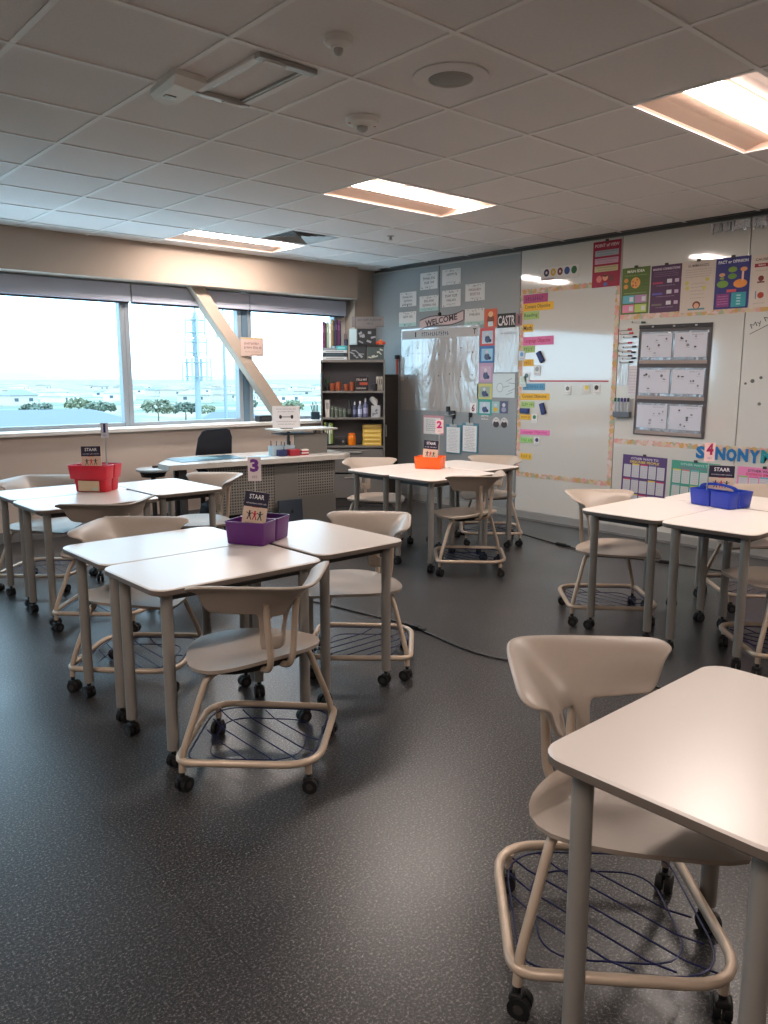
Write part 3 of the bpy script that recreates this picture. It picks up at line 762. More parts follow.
strip(5.151, 4.773, 1.79, 1.875, PK, 'Language Objective', 'bright pink paper strip in the upper half of the left whiteboard', C(176, 40, 90))
strip(5.148, 5.0, 1.718, 1.786, GR, '', 'green paper strip under the upper bright pink strip', C(90, 120, 70), 2)
strip(5.14, 5.012, 1.583, 1.652, (222, 172, 52), '', 'yellow paper strip below the upper blue eraser', C(190, 130, 30), 4)
strip(5.135, 4.858, 1.345, 1.411, BL, '', 'blue paper strip just under the red line', C(60, 110, 150), 5)
strip(5.162, 4.80, 1.245, 1.311, YL, 'Content Objective', 'wide yellow paper strip below the blue strip')
strip(5.159, 4.985, 1.167, 1.229, GR, '', 'green paper strip below the wide lower yellow strip', C(80, 110, 64), 6)
strip(5.161, 5.021, 1.043, 1.095, (230, 180, 50), '', 'yellow paper strip below the lying blue eraser', C(170, 120, 30), 7)
strip(5.156, 4.78, .892, .944, (224, 120, 176), 'Language Objective', 'lower bright pink paper strip on the left whiteboard', C(190, 50, 110))
strip(5.153, 4.991, .806, .864, (150, 200, 120), '', 'green paper strip under the lower bright pink strip', C(80, 130, 64), 8)
strip(5.147, 4.998, .634, .698, (232, 186, 60), '', 'lowest yellow paper strip on the left whiteboard', C(176, 130, 40), 9)
q = MB(); q.box((0, 0, 0), (.97, .014, .001), C(180, 66, 78)); put(q, 'tape_line', 4.62, 1.435, 'thin red tape line across the left whiteboard', 'tape')
def eraser(y, z, a, label):
    t = empty('board_eraser', (0, 0, 0)); t.matrix_world = WM(y, z, .018, a); tag(t, label, 'eraser', 'blue whiteboard erasers')
    f = MB(); f.box((0, 0, .004), (.115, .05, .02), C(36, 56, 112), .008); f.build('eraser_back', t)
    f = MB(); f.box((0, 0, -.01), (.112, .048, .01), C(28, 34, 60)); f.build('felt_pad', t)
eraser(4.92, 1.672, -1.05, 'tilted blue eraser in the upper half of the left whiteboard')
eraser(4.87, 1.16, -1.25, 'tilted blue eraser in the lower half of the left whiteboard')
eraser(5.097, 1.134, 0, 'level blue eraser beside the green and yellow strips')
def icon(y, z, s_, bg, fg, label):
    q = sheet(s_, s_ * 1.25, C(*bg)); q.disc(0, s_ * .18, s_ * .3, s_ * .3, C(*fg), Z1); q.scrib(0, -s_ * .42, s_ * .7, s_ * .14, C(120, 120, 120), Z1, 2)
    put(q, 'icon_card', y, z, label, 'card', 'small icon cards on the left whiteboard', off=.0065)
icon(5.16, 1.69, .075, (206, 216, 224), (110, 160, 210), 'icon card with a pale blue dot at the whiteboard edge')
icon(4.975, 1.06, .07, (214, 214, 212), (50, 120, 90), 'icon card with a green dot')
icon(4.935, .83, .07, (214, 214, 212), (48, 52, 104), 'icon card with a navy dot beside the green strip')
icon(4.585, 1.352, .07, (214, 214, 212), (96, 100, 104), 'icon card with a grey dot under the red line')
icon(4.37, 1.362, .07, (214, 210, 204), (214, 190, 60), 'icon card with a yellow dot under the red line')
icon(4.26, 1.362, .075, (214, 212, 210), (44, 44, 48), 'icon card with a black dot under the red line')
icon(4.96, 1.54, .08, (214, 220, 222), (150, 160, 166), 'icon card with a faint grey dot above the red line')
icon(5.09, 1.475, .075, (212, 220, 222), (80, 110, 120), 'icon card with a teal dot close to the red line')
icon(5.135, 1.43, .085, (206, 222, 220), (190, 216, 200), 'pale green icon card at the left end of the red line')
# row of dots
q = sheet(.44, .12, C(206, 202, 198))
for k, c in enumerate([(60, 40, 76), (206, 160, 40), (120, 50, 50), (44, 70, 130), (44, 100, 60)]):
    q.disc(-.15 + .08 * k, .012, .032, .036, C(*c), Z1); q.disc(-.15 + .08 * k, .012, .012, .014, C(200, 190, 180), Z2) if k < 3 else None
q.rect(-.13, -.048, .15, .016, C(170, 150, 160), Z1)
put(q, 'dot_poster', 4.735, 2.468, 'white strip with five dark coloured dots above the left whiteboard border', 'poster')

# reading posters in a row
def poster(y0, y1, z0, z1, bg, label, fn, tilt=0.0, cat='poster', name='wall_poster', grp='reading posters along the board wall'):
    w, h = y0 - y1, z1 - z0
    t = empty(name, (0, 0, 0)); t.matrix_world = WM((y0 + y1) / 2, (z0 + z1) / 2, .0035, tilt); tag(t, label, cat, grp)
    q = sheet(w, h, C(*bg)); fn(q, w, h); q.build('poster_sheet', t)
    c = MB(); c.box((0, h / 2 + .004, .006), (.03, .022, .012), m_greydk, .003); c.build('clip', t)
    return t
def f_pov(q, w, h):
    q.text('POINT of VIEW', 0, h * .41, w * .86, h * .07, C(226, 206, 206), Z1, .02)
    for k, c in enumerate([(150, 160, 170), (190, 150, 168), (190, 176, 132)]):
        z = h * (.24 - .17 * k); q.rect(0, z, w * .84, h * .125, C(*c), Z1); q.scrib(0, z + h * .03, w * .7, h * .03, C(80, 76, 84), Z2, k); q.scrib(0, z - h * .025, w * .6, h * .025, C(110, 100, 108), Z2, k + 4)
    for k, c in enumerate([(206, 120, 112), (214, 150, 120), (110, 50, 50)]): q.disc(-w * .24 + w * .22 * k, -h * .32 + (h * .03 if k == 1 else 0), w * .1, h * .075, C(*c), Z1)
    q.disc(0, -h * .44, w * .07, h * .04, C(70, 110, 170), Z2); q.disc(-w * .02, -h * .25, w * .09, h * .03, C(100, 50, 40), Z2)
poster(4.362, 4.069, 2.292, 2.70, (150, 26, 58), 'crimson poster headed POINT of VIEW, hung highest on the board wall', f_pov, .0)
def f_main(q, w, h):
    q.text('MAIN IDEA', 0, h * .42, w * .62, h * .06, C(230, 232, 214), Z1, .02); q.scrib(0, h * .33, w * .8, h * .025, C(150, 178, 110), Z1, 1)
    q.disc(.0, h * .17, w * .17, h * .12, C(222, 160, 84), Z1)
    for k in range(7): q.disc(rnd.uniform(-.1, .1) * w, h * .17 + rnd.uniform(-.08, .08) * h, .008, .008, C(196, 80, 56), Z2, 8)
    for k in range(2): q.disc(-w * .34, h * (.23 - .13 * k), w * .08, h * .05, C(206, 140, 60), Z1)
    for k in range(3): q.scrib(w * .33, h * (.25 - .07 * k), w * .2, h * .03, C(60, 84, 36), Z1, k)
    q.scrib(0, -h * .05, w * .8, h * .025, C(180, 200, 150), Z1, 3)
    for i in range(2):
        for j in range(2): q.rect(w * (-.22 + .44 * i), -h * (.18 + .2 * j), w * .42, h * .17, C(*[(96, 170, 190), (176, 130, 170), (216, 130, 160), (176, 190, 96)][i + 2 * j]), Z1); q.rect(w * (-.12 + .44 * i), -h * (.18 + .2 * j), w * .14, h * .1, C(206, 206, 206), Z2)
poster(4.045, 3.770, 2.031, 2.435, (84, 104, 40), 'olive green poster headed MAIN IDEA with a round pizza picture', f_main)
def f_conn(q, w, h):
    q.text('MAKING CONNECTIONS', 0, h * .42, w * .88, h * .05, C(214, 198, 210), Z1, .02)
    for k in range(3): q.scrib(0, h * (.35 - .04 * k), w * .8, h * .02, C(150, 120, 146), Z1, k)
    for k, c in enumerate([(170, 50, 84), (90, 84, 170), (110, 100, 90)]):
        z = h * (.16 - .23 * k); q.rect(-w * .27, z - h * .03, w * .34, h * .04, C(*c), Z1); q.rect(w * .12, z, w * .16, h * .08, C(206, 200, 206), Z1); q.rect(w * .36, z, w * .13, h * .07, C(190, 160, 186), Z1); q.scrib(0, z - h * .09, w * .6, h * .025, C(160, 136, 160), Z1, k)
poster(3.757, 3.474, 2.028, 2.427, (76, 38, 74), 'dark purple poster with three rows of white boxes between the green and cream ones', f_conn)
def f_sum(q, w, h):
    q.text('SUMMARIZE', 0, h * .41, w * .62, h * .05, C(96, 80, 76), Z1, .01)
    for k in range(4): q.scrib(0, h * (.33 - .045 * k), w * .76, h * .02, C(140, 124, 116), Z1, k)
    for (a, c) in ((-.3, -.02), (.28, .13), (.2, -.03), (-.32, .08)): q.disc(w * a, h * c, w * .06, h * .04, C(196, 186, 96), Z1)
    for k in range(5): q.scrib(0, h * (.06 - .07 * k), w * .4, h * .022, C(150, 130, 120), Z1, k + 7)
    q.rect(0, -h * .44, w * .5, h * .035, C(84, 130, 140), Z1); q.disc(0, -h * .36, w * .12, h * .075, C(110, 50, 36), Z1); q.disc(0, -h * .375, w * .08, h * .055, C(214, 160, 130), Z2)
poster(3.474, 3.180, 2.012, 2.430, (200, 186, 174), 'cream poster with small yellow shapes and a child face, left of the blue poster', f_sum)
def f_fact(q, w, h):
    q.text('FACT or OPINION', 0, h * .415, w * .86, h * .06, C(226, 226, 234), Z1, .025)
    for (a, c, r_, col) in ((0, .26, .13, (120, 150, 50)), (0, .13, .13, (96, 136, 50)), (-.27, -.01, .17, (110, 150, 56)), (.24, -.02, .2, (224, 140, 60)), (-.3, .17, .09, (206, 150, 110)), (.32, .25, .1, (224, 150, 100)), (-.3, .1, .07, (120, 140, 70))):
        q.disc(w * a, h * c, w * r_, h * r_ * .42, C(*col), Z1)
    q.rect(.3 * w, .12 * h, w * .06, h * .18, C(230, 190, 170), Z1)
    q.rect(0, -h * .15, w * .28, h * .055, C(206, 84, 96), Z1); q.rect(-w * .24, -h * .33, w * .38, h * .26, C(130, 50, 116), Z1); q.rect(w * .22, -h * .33, w * .42, h * .28, C(50, 150, 160), Z1)
    for k in range(4): q.scrib(-w * .24, -h * (.25 + .05 * k), w * .3, h * .022, C(196, 150, 190), Z2, k); q.rect(w * .22, -h * (.25 + .055 * k), w * .12, h * .03, C(150, 200, 204), Z2)
poster(3.177, 2.894, 2.022, 2.428, (44, 42, 112), 'deep blue poster headed FACT or OPINION with green and orange ovals', f_fact)
def f_cause(q, w, h):
    q.text('CAUSE & EFFECT', 0, h * .41, w * .86, h * .05, C(90, 50, 46), Z1, .02)
    for i in range(2):
        q.rect(w * (-.24 + .48 * i), h * .3, w * .4, h * .07, C(150, 30, 44), Z1); q.text('WHY?' if i == 0 else 'WHAT?', w * (-.24 + .48 * i), h * .3, w * .2, h * .035, C(230, 220, 216), Z2, .02)
        q.scrib(w * (-.24 + .48 * i), h * .2, w * .34, h * .02, C(130, 116, 110), Z1, i)
        q.disc(w * (-.24 + .48 * i), h * .05, w * .08, h * .055, C(120, 40, 40), Z1); q.rect(w * (-.24 + .48 * i), -h * .02, w * .2, h * .03, C(110, 60, 56), Z1)
        q.disc(w * (-.22 + .48 * i), -h * .27, w * .09, h * .06, C(170, 60, 40), Z1); q.rect(w * (-.36 + .48 * i), -h * .26, w * .03, h * .15, C(90, 130, 170), Z1); q.scrib(w * (-.24 + .48 * i), -h * .42, w * .34, h * .02, C(130, 116, 110), Z1, i)
poster(2.878, 2.594, 2.018, 2.422, (204, 190, 178), 'cream poster headed CAUSE, cut by the right edge of the picture', f_cause)

# word posters under the board
def f_words(title1, title2, hd, t1c, t2c, heads, cellc):
    def fn(q, w, h):
        q.text(title1, 0, h * .45, w * .62, h * .035, C(*t1c), Z1, .02); q.text(title2, 0, h * .40, w * .66, h * .038, C(*t2c), Z1, .02)
        for r_ in range(4):
            for c in range(5):
                x, z = w * (-.38 + .19 * c), h * (.255 - .235 * r_)
                q.rect(x, z, w * .165, h * .195, C(*cellc), Z1); q.rect(x, z + h * .105, w * .165, h * .022, C(*heads[(c + 2 * r_) % len(heads)]), Z1)
                for k in range(6): q.scrib(x, z + h * (.07 - .028 * k), w * .12, h * .012, C(150, 150, 154), Z2, k + c)
    return fn
g3 = 'word list posters under the whiteboard border'
poster(3.948, 3.508, .17, .765, (84, 60, 112), 'purple poster headed OTHER WAYS TO DESCRIBE PEOPLE', f_words('OTHER WAYS TO', 'DESCRIBE PEOPLE', 0, (206, 200, 214), (226, 196, 90), [(84, 60, 112), (214, 190, 60), (190, 50, 90), (120, 110, 150)], (196, 196, 204)), -.02, grp=g3)
poster(3.463, 3.025, .17, .75, (70, 150, 130), 'teal green poster of word lists behind the blue caddy', f_words('OTHER WAYS TO', 'DESCRIBE PLACES', 0, (170, 200, 196), (130, 110, 140), [(206, 196, 90), (196, 110, 120), (120, 170, 180), (70, 150, 130)], (196, 200, 200)), -.02, grp=g3)
poster(2.875, 2.435, .16, .745, (224, 130, 176), 'pink poster headed OTHER WAYS TO EXPRESS EMOTION at the right edge', f_words('OTHER WAYS TO', 'EXPRESS EMOTION', 0, (60, 40, 50), (200, 60, 90), [(150, 190, 110), (214, 100, 160), (110, 180, 200), (160, 120, 190)], (204, 200, 204)), .0, grp=g3)
# SYNONYMS cut-out letters
for k, ch in enumerate('SYNONYMS'):
    y = [3.20, 3.115, 3.03, 2.935, 2.84, 2.745, 2.640, 2.53][k]
    q = MB(); vs, fs, x0, x1, y0, y1 = text_geo(ch, .05); w = .086 if ch != 'M' else .11; hgt = .108
    top = [((v.x - (x0 + x1) / 2) * w / (x1 - x0), (v.y - (y0 + y1) / 2) * hgt / (y1 - y0), .004) for v in vs]
    q.add(top, fs, C(24, 110, 170) if k != 6 else C(30, 140, 150)); q.add([(a, c, -.001) for a, c, _ in top], fs, C(20, 90, 150))
    put(q, 'cutout_letter', y, .838 - .006 * (k % 2), 'blue cut-out letter %s, %s of the word SYNONYMS' % (ch, ['first', 'second', 'third', 'fourth', 'fifth', 'sixth', 'seventh', 'last'][k]), 'letter', 'SYNONYMS letters')
# writing on the board at the right
q = MB(); q.text('My Name', .0, .0, .30, .05, C(80, 78, 80), 0, 0, rz=.45); q.rect(.01, -.045, .34, .006, C(90, 88, 90), 0, .45)
put(q, 'board_writing', 2.72, 1.93, 'slanted underlined handwriting on the whiteboard at the right edge', 'writing', off=.0012)
for k, (y, z, r_, lb) in enumerate([(2.81, 1.44, .016, 'dark round magnet on the right whiteboard'), (2.865, 1.42, .010, 'faint small magnet left of the dark round one'), (2.745, 1.467, .012, 'faint magnet right of and above the dark round one'), (2.742, 1.258, .013, 'lowest small magnet on the right whiteboard')]):
    q = MB(); q.lathe([(r_, 0), (r_, .005), (r_ * .6, .009)], C(104, 104, 106), 12); put(q, 'round_magnet', y, z, lb, 'magnet', 'small magnets on the right whiteboard', off=.0015)

# pocket chart
t = empty('pocket_chart', (0, 0, 0)); t.matrix_world = WM(3.51, 1.44, .008, -.012); tag(t, 'hanging grey pocket chart holding six white worksheets', 'chart')
f = MB(); f.box((0, 0, 0), (.672, .968, .006), C(72, 66, 68), .002); f.build('backing', t)
f = MB(); f.box((0, .468, .006), (.672, .032, .012), C(36, 32, 34), .003)
for k in (-1, 0, 1): f.box((.2 * k, .468, .014), (.02, .014, .006), C(150, 150, 150))
f.build('header_bar', t)
m_pocket = lam_mat('clear_pocket_plastic', (118, 112, 114), 9, .4)
for k in range(3):
    z = .29 - .311 * k; f = MB(); f.box((0, z, .005), (.62, .268, .003), m_pocket); f.box((0, z - .128, .008), (.63, .03, .004), C(146, 130, 122)); f.build('clear_pocket', t)
for r_ in range(3):
    for c in range(2):
        q = MB(); x, z = -.158 + .315 * c, .305 - .311 * r_; q.box((0, 0, 0), (.29, .205, .0015), C(198, 198, 208))
        for k in range(6):
            a, b_ = rnd.uniform(-.11, .11), rnd.uniform(-.07, .07); q.disc(a, b_, rnd.uniform(.008, .016), rnd.uniform(.006, .014), C(*rnd.choice([(60, 60, 64), (120, 120, 126), (150, 150, 156), (90, 90, 96)])), .0012, 9)
            q.scrib(a, b_ - .02, .04, .006, C(120, 120, 126), .0012, k)
        q.scrib(.06, .085, .1, .012, C(130, 130, 138), .0012, 3)
        o = q.build('worksheet', mat=WM(3.51, 1.44, .008, -.012) @ Matrix.Translation((x, z, .0095)))
        tag(o, 'white worksheet in the %s row, %s pocket of the grey chart' % (['top', 'middle', 'bottom'][r_], ['left', 'right'][c]), 'worksheet', 'worksheets in the pocket chart')
# markers stuck to the board left of the pocket chart
for k, (y, z, c, lb) in enumerate([(3.852, 1.955, (40, 70, 60), 'single dark green marker above the pocket chart corner'), (3.985, 1.897, (190, 40, 50), 'topmost red marker of the stack beside the pocket chart'),
        (3.968, 1.863, (200, 50, 60), 'second red marker beside the pocket chart, just under the topmost'), (3.93, 1.83, (44, 44, 48), 'black marker under the two red markers'),
        (3.975, 1.778, (176, 50, 70), 'lone red marker in the middle of the marker stack'), (3.93, 1.742, (44, 44, 48), 'black marker right under the lone red marker'),
        (3.975, 1.708, (120, 40, 50), 'dark red marker in the lower marker stack'), (3.935, 1.694, (40, 40, 44), 'black marker overlapping the dark red one'),
        (3.968, 1.664, (84, 60, 56), 'brown capped marker in the lower marker stack'), (3.93, 1.64, (40, 40, 44), 'next to lowest black marker beside the pocket chart'), (3.955, 1.607, (36, 36, 40), 'lowest black marker beside the pocket chart')]):
    t = empty('dry_erase_marker', (0, 0, 0)); t.matrix_world = WM(y, z, .014, rnd.uniform(-.08, .04)); tag(t, lb, 'marker', 'markers stuck on the board beside the pocket chart')
    f = MB(); f.tube([(-.055, 0, 0), (.03, 0, 0)], .0075, C(200, 196, 192), 10); f.build('barrel', t)
    f = MB(); f.tube([(.03, 0, 0), (.065, 0, 0)], .009, C(*c), 10); f.tube([(-.064, 0, 0), (-.055, 0, 0)], .008, C(*c), 10); f.build('marker_cap', t)
q = sheet(.12, .21, m_lam2); put(q, 'plastic_sleeve', 3.988, 1.502, 'small plastic sleeve mirroring the window beside the pocket chart', 'sleeve')
q = sheet(.105, .265, C(206, 200, 204))
for k in range(9): q.scrib(-.005, .1 - .026 * k, .075, .01, C(150, 130, 150), Z1, k)
put(q, 'list_sheet', 3.88, 1.44, 'narrow white list between the plastic sleeve and the pocket chart', 'paper')
t = empty('marker_caddy', (0, 0, 0)); t.matrix_world = WM(3.962, 1.195, .03); tag(t, 'clear caddy full of capped markers on the seam of the board', 'marker caddy')
f = MB(); f.box((0, -.06, 0), (.17, .05, .05), C(96, 104, 112), .004); f.box((0, 0, -.024), (.17, .165, .004), C(176, 180, 186)); f.build('holder', t)
for k in range(5):
    tt = empty('dry_erase_marker', (0, 0, 0)); tt.matrix_world = WM(3.962 + .066 - .033 * k, 1.215, .045); tag(tt, 'marker with a %s cap standing in the clear caddy' % ['dark green', 'teal', 'purple', 'navy', 'black'][k], 'marker', 'markers in the clear caddy')
    f = MB(); f.tube([(0, -.055, 0), (0, .035, 0)], .009, C(180, 186, 190), 10); f.build('barrel', tt)
    f = MB(); f.tube([(0, .035, 0), (0, .07, 0)], .0105, C(*[(30, 84, 60), (30, 110, 110), (76, 50, 130), (40, 50, 120), (36, 36, 40)][k]), 10); f.build('marker_cap', tt)
# silver foil fringe by the ceiling
for k, (y0, y1, lb) in enumerate([(3.236, 2.915, 'silver foil fringe under the ceiling left of the last seam'), (2.90, 2.60, 'silver foil fringe under the ceiling at the right edge')]):
    q = MB(); m_foil = PAL.get('foil') or M('silver_foil', (206, 208, 212), .22, .9, bump=.6, scale=30, bscale=40); PAL['foil'] = m_foil; n = 22
    for i in range(n):
        x = -(y0 - y1) / 2 + (y0 - y1) * (i + .5) / n; l_ = rnd.uniform(.06, .09); dz = rnd.uniform(0, .012)
        q.box((x, -l_ / 2, .008 + dz), ((y0 - y1) / n * 1.1, l_, .002), m_foil, rot=Matrix.Rotation(rnd.uniform(-.5, .5), 4, 'Y') @ Matrix.Rotation(rnd.uniform(-.15, .15), 4, 'Z'))
    q.box((0, 0, .004), (y0 - y1, .012, .006), m_foil)
    put(q, 'foil_fringe', (y0 + y1) / 2, 2.705, lb, 'decoration', 'silver foil fringes')

# ================================================================= TABLE CADDIES, BOOKS, NUMBER SIGNS
CAMR = R(-41.75)
def bins(f, L, D, z0, h, m, flare=.003, wall=.003, mode='grid'):
    g = .0025
    if mode == 'cols': lay = [(sx * (L / 4 + g / 2), 0, L / 2 - g, D) for sx in (-1, 1)]
    elif mode == 'rows': lay = [(0, sy * (D / 4 + g / 2), L, D / 2 - g) for sy in (-1, 1)]
    elif mode == 'mixed': lay = [(sx * (L / 4 + g / 2), D * .3, L / 2 - g, D * .4 - g) for sx in (-1, 1)] + [(0, -D * .2, L, D * .6 - g)]
    else: lay = [(sx * (L / 4 + g / 2), sy * (D / 4 + g / 2), L / 2 - g, D / 2 - g) for sx in (-1, 1) for sy in (-1, 1)]
    for (cx, cy, cw, cd) in lay:
        def rr(e, z, sh):
            return [(x * (1 + sh * 3.2), y * (1 + sh * 3.2), z) for x, y in rrect(cw + e * 2, cd + e * 2, .012, 3, cx, cy)]
        f.loft([rr(-.002, z0, 0), rr(0, z0 + .004, 0), rr(0, z0 + h - .006, flare * 7), rr(.0012, z0 + h - .005, flare * 7), rr(.0012, z0 + h, flare * 7), rr(-wall, z0 + h, flare * 7), rr(-wall, z0 + .006, 0)], m, False)
        f.add(rr(-.002, z0, 0), [tuple(range(15, -1, -1))], m); f.add(rr(-wall, z0 + .006, 0), [tuple(range(16))], m)
def caddy(x, y, rz, L, D, z0, h, rgb, label, handle=False, mode='rows'):
    m = C(*rgb, rough=.35); t = empty('table_caddy', (x, y, 0), rz, label, 'caddy')
    f = MB(); bins(f, L, D, z0, h, m, mode=mode); f.box((0, 0, z0 + .003), (L * .96, D * .9, .003), m); f.build('compartment_tray', t)
    f = MB(); w = L / 2 - .004; H = .042 if handle else .012
    n = 14; outer = [(-w, z0 + h * .5)] + [(-w * math.cos(math.pi * k / n), z0 + h - .004 + H * math.sin(math.pi * k / n) ** .55) for k in range(n + 1)] + [(w, z0 + h * .5)]
    if handle:
        for k in range(n):
            a, b_ = outer[k + 1], outer[k + 2]; th = .014
            q = [(a[0], a[1]), (b_[0], b_[1]), (b_[0] * .86, max(z0 + h - .02, b_[1] - th)), (a[0] * .86, max(z0 + h - .02, a[1] - th))]
            vs = [(p[0], D * .1 + s_ * .004, p[1]) for s_ in (-1, 1) for p in q]
            f.add(vs, [(0, 1, 2, 3), (7, 6, 5, 4), (0, 4, 5, 1), (1, 5, 6, 2), (2, 6, 7, 3), (3, 7, 4, 0)], m)
        f.box((0, D * .1, z0 + h * .5), (L - .01, .004, h * .98), m)
    else:
        f.box((0, 0, z0 + h * .5), ((L - .01, .004, h * .98) if mode == 'rows' else (.004, D - .01, h * .98)), m)
    f.build('handle' if handle else 'divider', t)
    return t
TZ = .7185
caddy(1.95, 3.065, R(28), .25, .185, TZ, .105, (88, 26, 108), 'purple plastic caddy on the front left table group', mode='cols')
caddy(4.545, 2.10, R(76.5), .275, .19, TZ, .095, (4, 48, 168), 'royal blue plastic caddy with an arched handle on the right table group', True, 'mixed')
caddy(4.665, 4.645, R(-60), .218, .175, TZ, .098, (250, 104, 20), 'bright orange plastic caddy on the far table group')
caddy(2.045, 5.19, R(-52), .215, .17, TZ, .085, (198, 20, 44), 'lower red plastic caddy of the nested pair, with a cream label on its front')
caddy(2.035, 5.18, R(-52), .262, .20, TZ + .0865, .092, (206, 24, 50), 'upper red plastic caddy nested on top of the other one')
q = MB(); q.box((0, 0, 0), (.15, .002, .068), C(214, 186, 150)); q.box((.045, -.0015, -.02), (.035, .001, .02), C(190, 200, 180))
o = q.build('paper_label', loc=(2.045 - .105 * .785, 5.19 - .105 * .62, TZ + .042), rz=R(-52)); tag(o, 'cream paper label stuck on the front of the lower red caddy', 'label')

def staar_book(x, y, z, w, h, th, rz, roll, label, back=6):
    t = empty('workbook', (0, 0, 0)); t.matrix_world = Matrix.Translation((x, y, z)) @ Matrix.Rotation(rz, 4, 'Z') @ Matrix.Rotation(roll, 4, 'Y') @ Matrix.Rotation(R(-back), 4, 'X')
    tag(t, label, 'book', 'STAAR workbooks in the caddies')
    f = MB(); f.box((0, 0, h / 2), (w, th - .003, h), C(222, 206, 184), .001); f.build('pages', t)
    f = MB(); f.T = Matrix.Translation((0, -th / 2, h / 2)) @ Matrix.Rotation(R(90), 4, 'X')
    f.box((0, 0, 0), (w, h, .002), C(222, 198, 176)); f.rect(0, h * .34, w, h * .32, C(28, 24, 54), .0013)
    f.text('STAAR', 0, h * .395, w * .62, h * .10, C(236, 236, 240), .0018, .012); f.scrib(0, h * .255, w * .82, h * .04, C(206, 204, 214), .0018, 5); f.rect(0, h * .178, w * .3, h * .012, C(180, 30, 50), .0018)
    for k, c in enumerate([(50, 30, 34), (206, 40, 60), (40, 70, 46)]): f.figure((-.27 + .27 * k) * w * .82, h * .0, h * .20, C(*c), .0014)
    f.scrib(0, -h * .16, w * .7, h * .03, C(90, 70, 70), .0014, 7); f.scrib(0, -h * .24, w * .8, h * .05, C(120, 84, 84), .0014, 9); f.build('front_cover', t)
    f = MB(); f.box((0, th / 2, h / 2), (w, .002, h), C(180, 160, 140)); f.build('back_cover', t)
staar_book(1.895, 3.037, TZ + .016, .108, .218, .026, R(-34), R(9), 'STAAR workbook leaning in the purple caddy')
staar_book(4.600, 2.128, TZ + .008, .140, .222, .016, R(-68), 0, 'STAAR workbook standing in the blue caddy behind its handle', 2)
staar_book(4.624, 4.613, TZ + .008, .124, .226, .018, R(-53), R(4), 'STAAR workbook standing in the orange caddy', 4)
staar_book(1.998, 5.146, TZ + .095, .124, .205, .020, R(-33), 0, 'STAAR workbook standing in the upper red caddy', 5)

def sign(x, y, ztop, w, h, zlow, num, col, label, card=(226, 214, 216), rz=CAMR, stick=.003, nsc=.55):
    t = empty('number_sign', (x, y, zlow), rz, label, 'sign', 'numbered signs on sticks')
    f = MB(); f.cyl((0, 0, 0), (0, 0, ztop - h * .5 - zlow), stick, m_alum, 8); f.build('stick', t)
    f = MB(); f.T = Matrix.Translation((0, -.006, ztop - h / 2 - zlow)) @ Matrix.Rotation(R(90), 4, 'X')
    f.box((0, 0, 0), (w, h, .003), C(*card)); f.text(num, 0, h * .15, w * (.66 if num != '1' else .3), h * nsc, C(*col), .002, .05)
    f.disc(-w * .13, -h * .33, w * .09, h * .07, C(200, 180, 196), .002, 8); f.disc(w * .13, -h * .33, w * .09, h * .07, C(206, 186, 190), .002, 8); f.rect(0, -h * .33, w * .03, h * .12, C(120, 110, 110), .0023)
    f.build('number_card', t)
sign(1.985, 3.135, 1.098, .062, .112, TZ + .012, '3', (110, 40, 140), 'white card with a purple 3 on a stick above the purple caddy')
sign(4.50, 2.165, 1.088, .062, .108, TZ + .012, '4', (160, 24, 80), 'pink card with a dark red 4 on a stick above the blue caddy', (230, 196, 196), nsc=.62)
sign(4.752, 4.627, 1.118, .068, .112, TZ + .012, '2', (190, 24, 120), 'pale card with a magenta 2 on a stick above the orange caddy', (222, 200, 200))
sign(2.13, 5.215, 1.165, .052, .10, TZ + .115, '1', (34, 44, 120), 'white card with a navy 1 on a thick stick above the red caddies', (210, 214, 220), CAMR, .006, .6)

# ================================================================= TEACHER DESK AND ITS SURROUNDINGS
DM = Matrix.Translation((3.905, 6.045, 0)) @ Matrix.Rotation(R(-6.6), 4, 'Z')
t = empty('teacher_desk', (0, 0, 0)); t.matrix_world = DM; tag(t, 'grey metal teacher desk with a pale top and perforated front panels', 'desk')
m_desktop = M('desk_laminate', (214, 210, 204), .22, var=.01, coat=.1)
f = MB(); f.prism([(-.90, -.09), (.84, -.09), (.95, .0), (.97, .60), (-.35, .62), (-.66, .55), (-.92, .12)], .698, .742, m_desktop, C(196, 190, 182)); f.build('desktop', t)
f = MB(); f.box((-.20, 0, .47), (.64, .012, .42), m_perf); f.build('perforated_panel', t)
f = MB(); f.box((.56, 0, .52), (.40, .012, .32), m_perf); f.build('perforated_panel', t)
f = MB(); f.box((.24, 0, .50), (.24, .02, .38), m_grey); f.box((.44, .004, .19), (.68, .02, .35), m_grey); f.box((-.20, .006, .685), (.66, .03, .025), m_grey); f.box((-.2, .004, .262), (.66, .02, .02), m_grey); f.build('front_panel', t)
f = MB(); f.box((.775, .28, .355), (.02, .54, .68), m_grey, .003); f.build('side_panel', t)
f = MB(); f.box((.53, .31, .36), (.42, .46, .62), m_grey, .004)
for k in range(3): f.box((.53, .545, .16 + .2 * k), (.40, .018, .18), C(132, 128, 124), .003); f.box((.53, .56, .2 + .2 * k), (.12, .012, .012), m_alum)
f.build('drawer_pedestal', t)
for k, (x, y) in enumerate(((-.74, .02), (-.62, .48))):
    f = MB(); f.box((x, y, .35), (.06, .04, .69), m_greydk, .004); f.box((x, y, .012), (.09, .07, .024), m_dark, .004); f.build('leg', t)
def D_(x, y, z=.742, rz=0): return DM @ Matrix.Translation((x, y, z)) @ Matrix.Rotation(rz, 4, 'Z')
def dthing(q, name, x, y, z, rz, label, cat, group=None): o = q.build(name, mat=D_(x, y, z, rz)); return tag(o, label, cat, group)
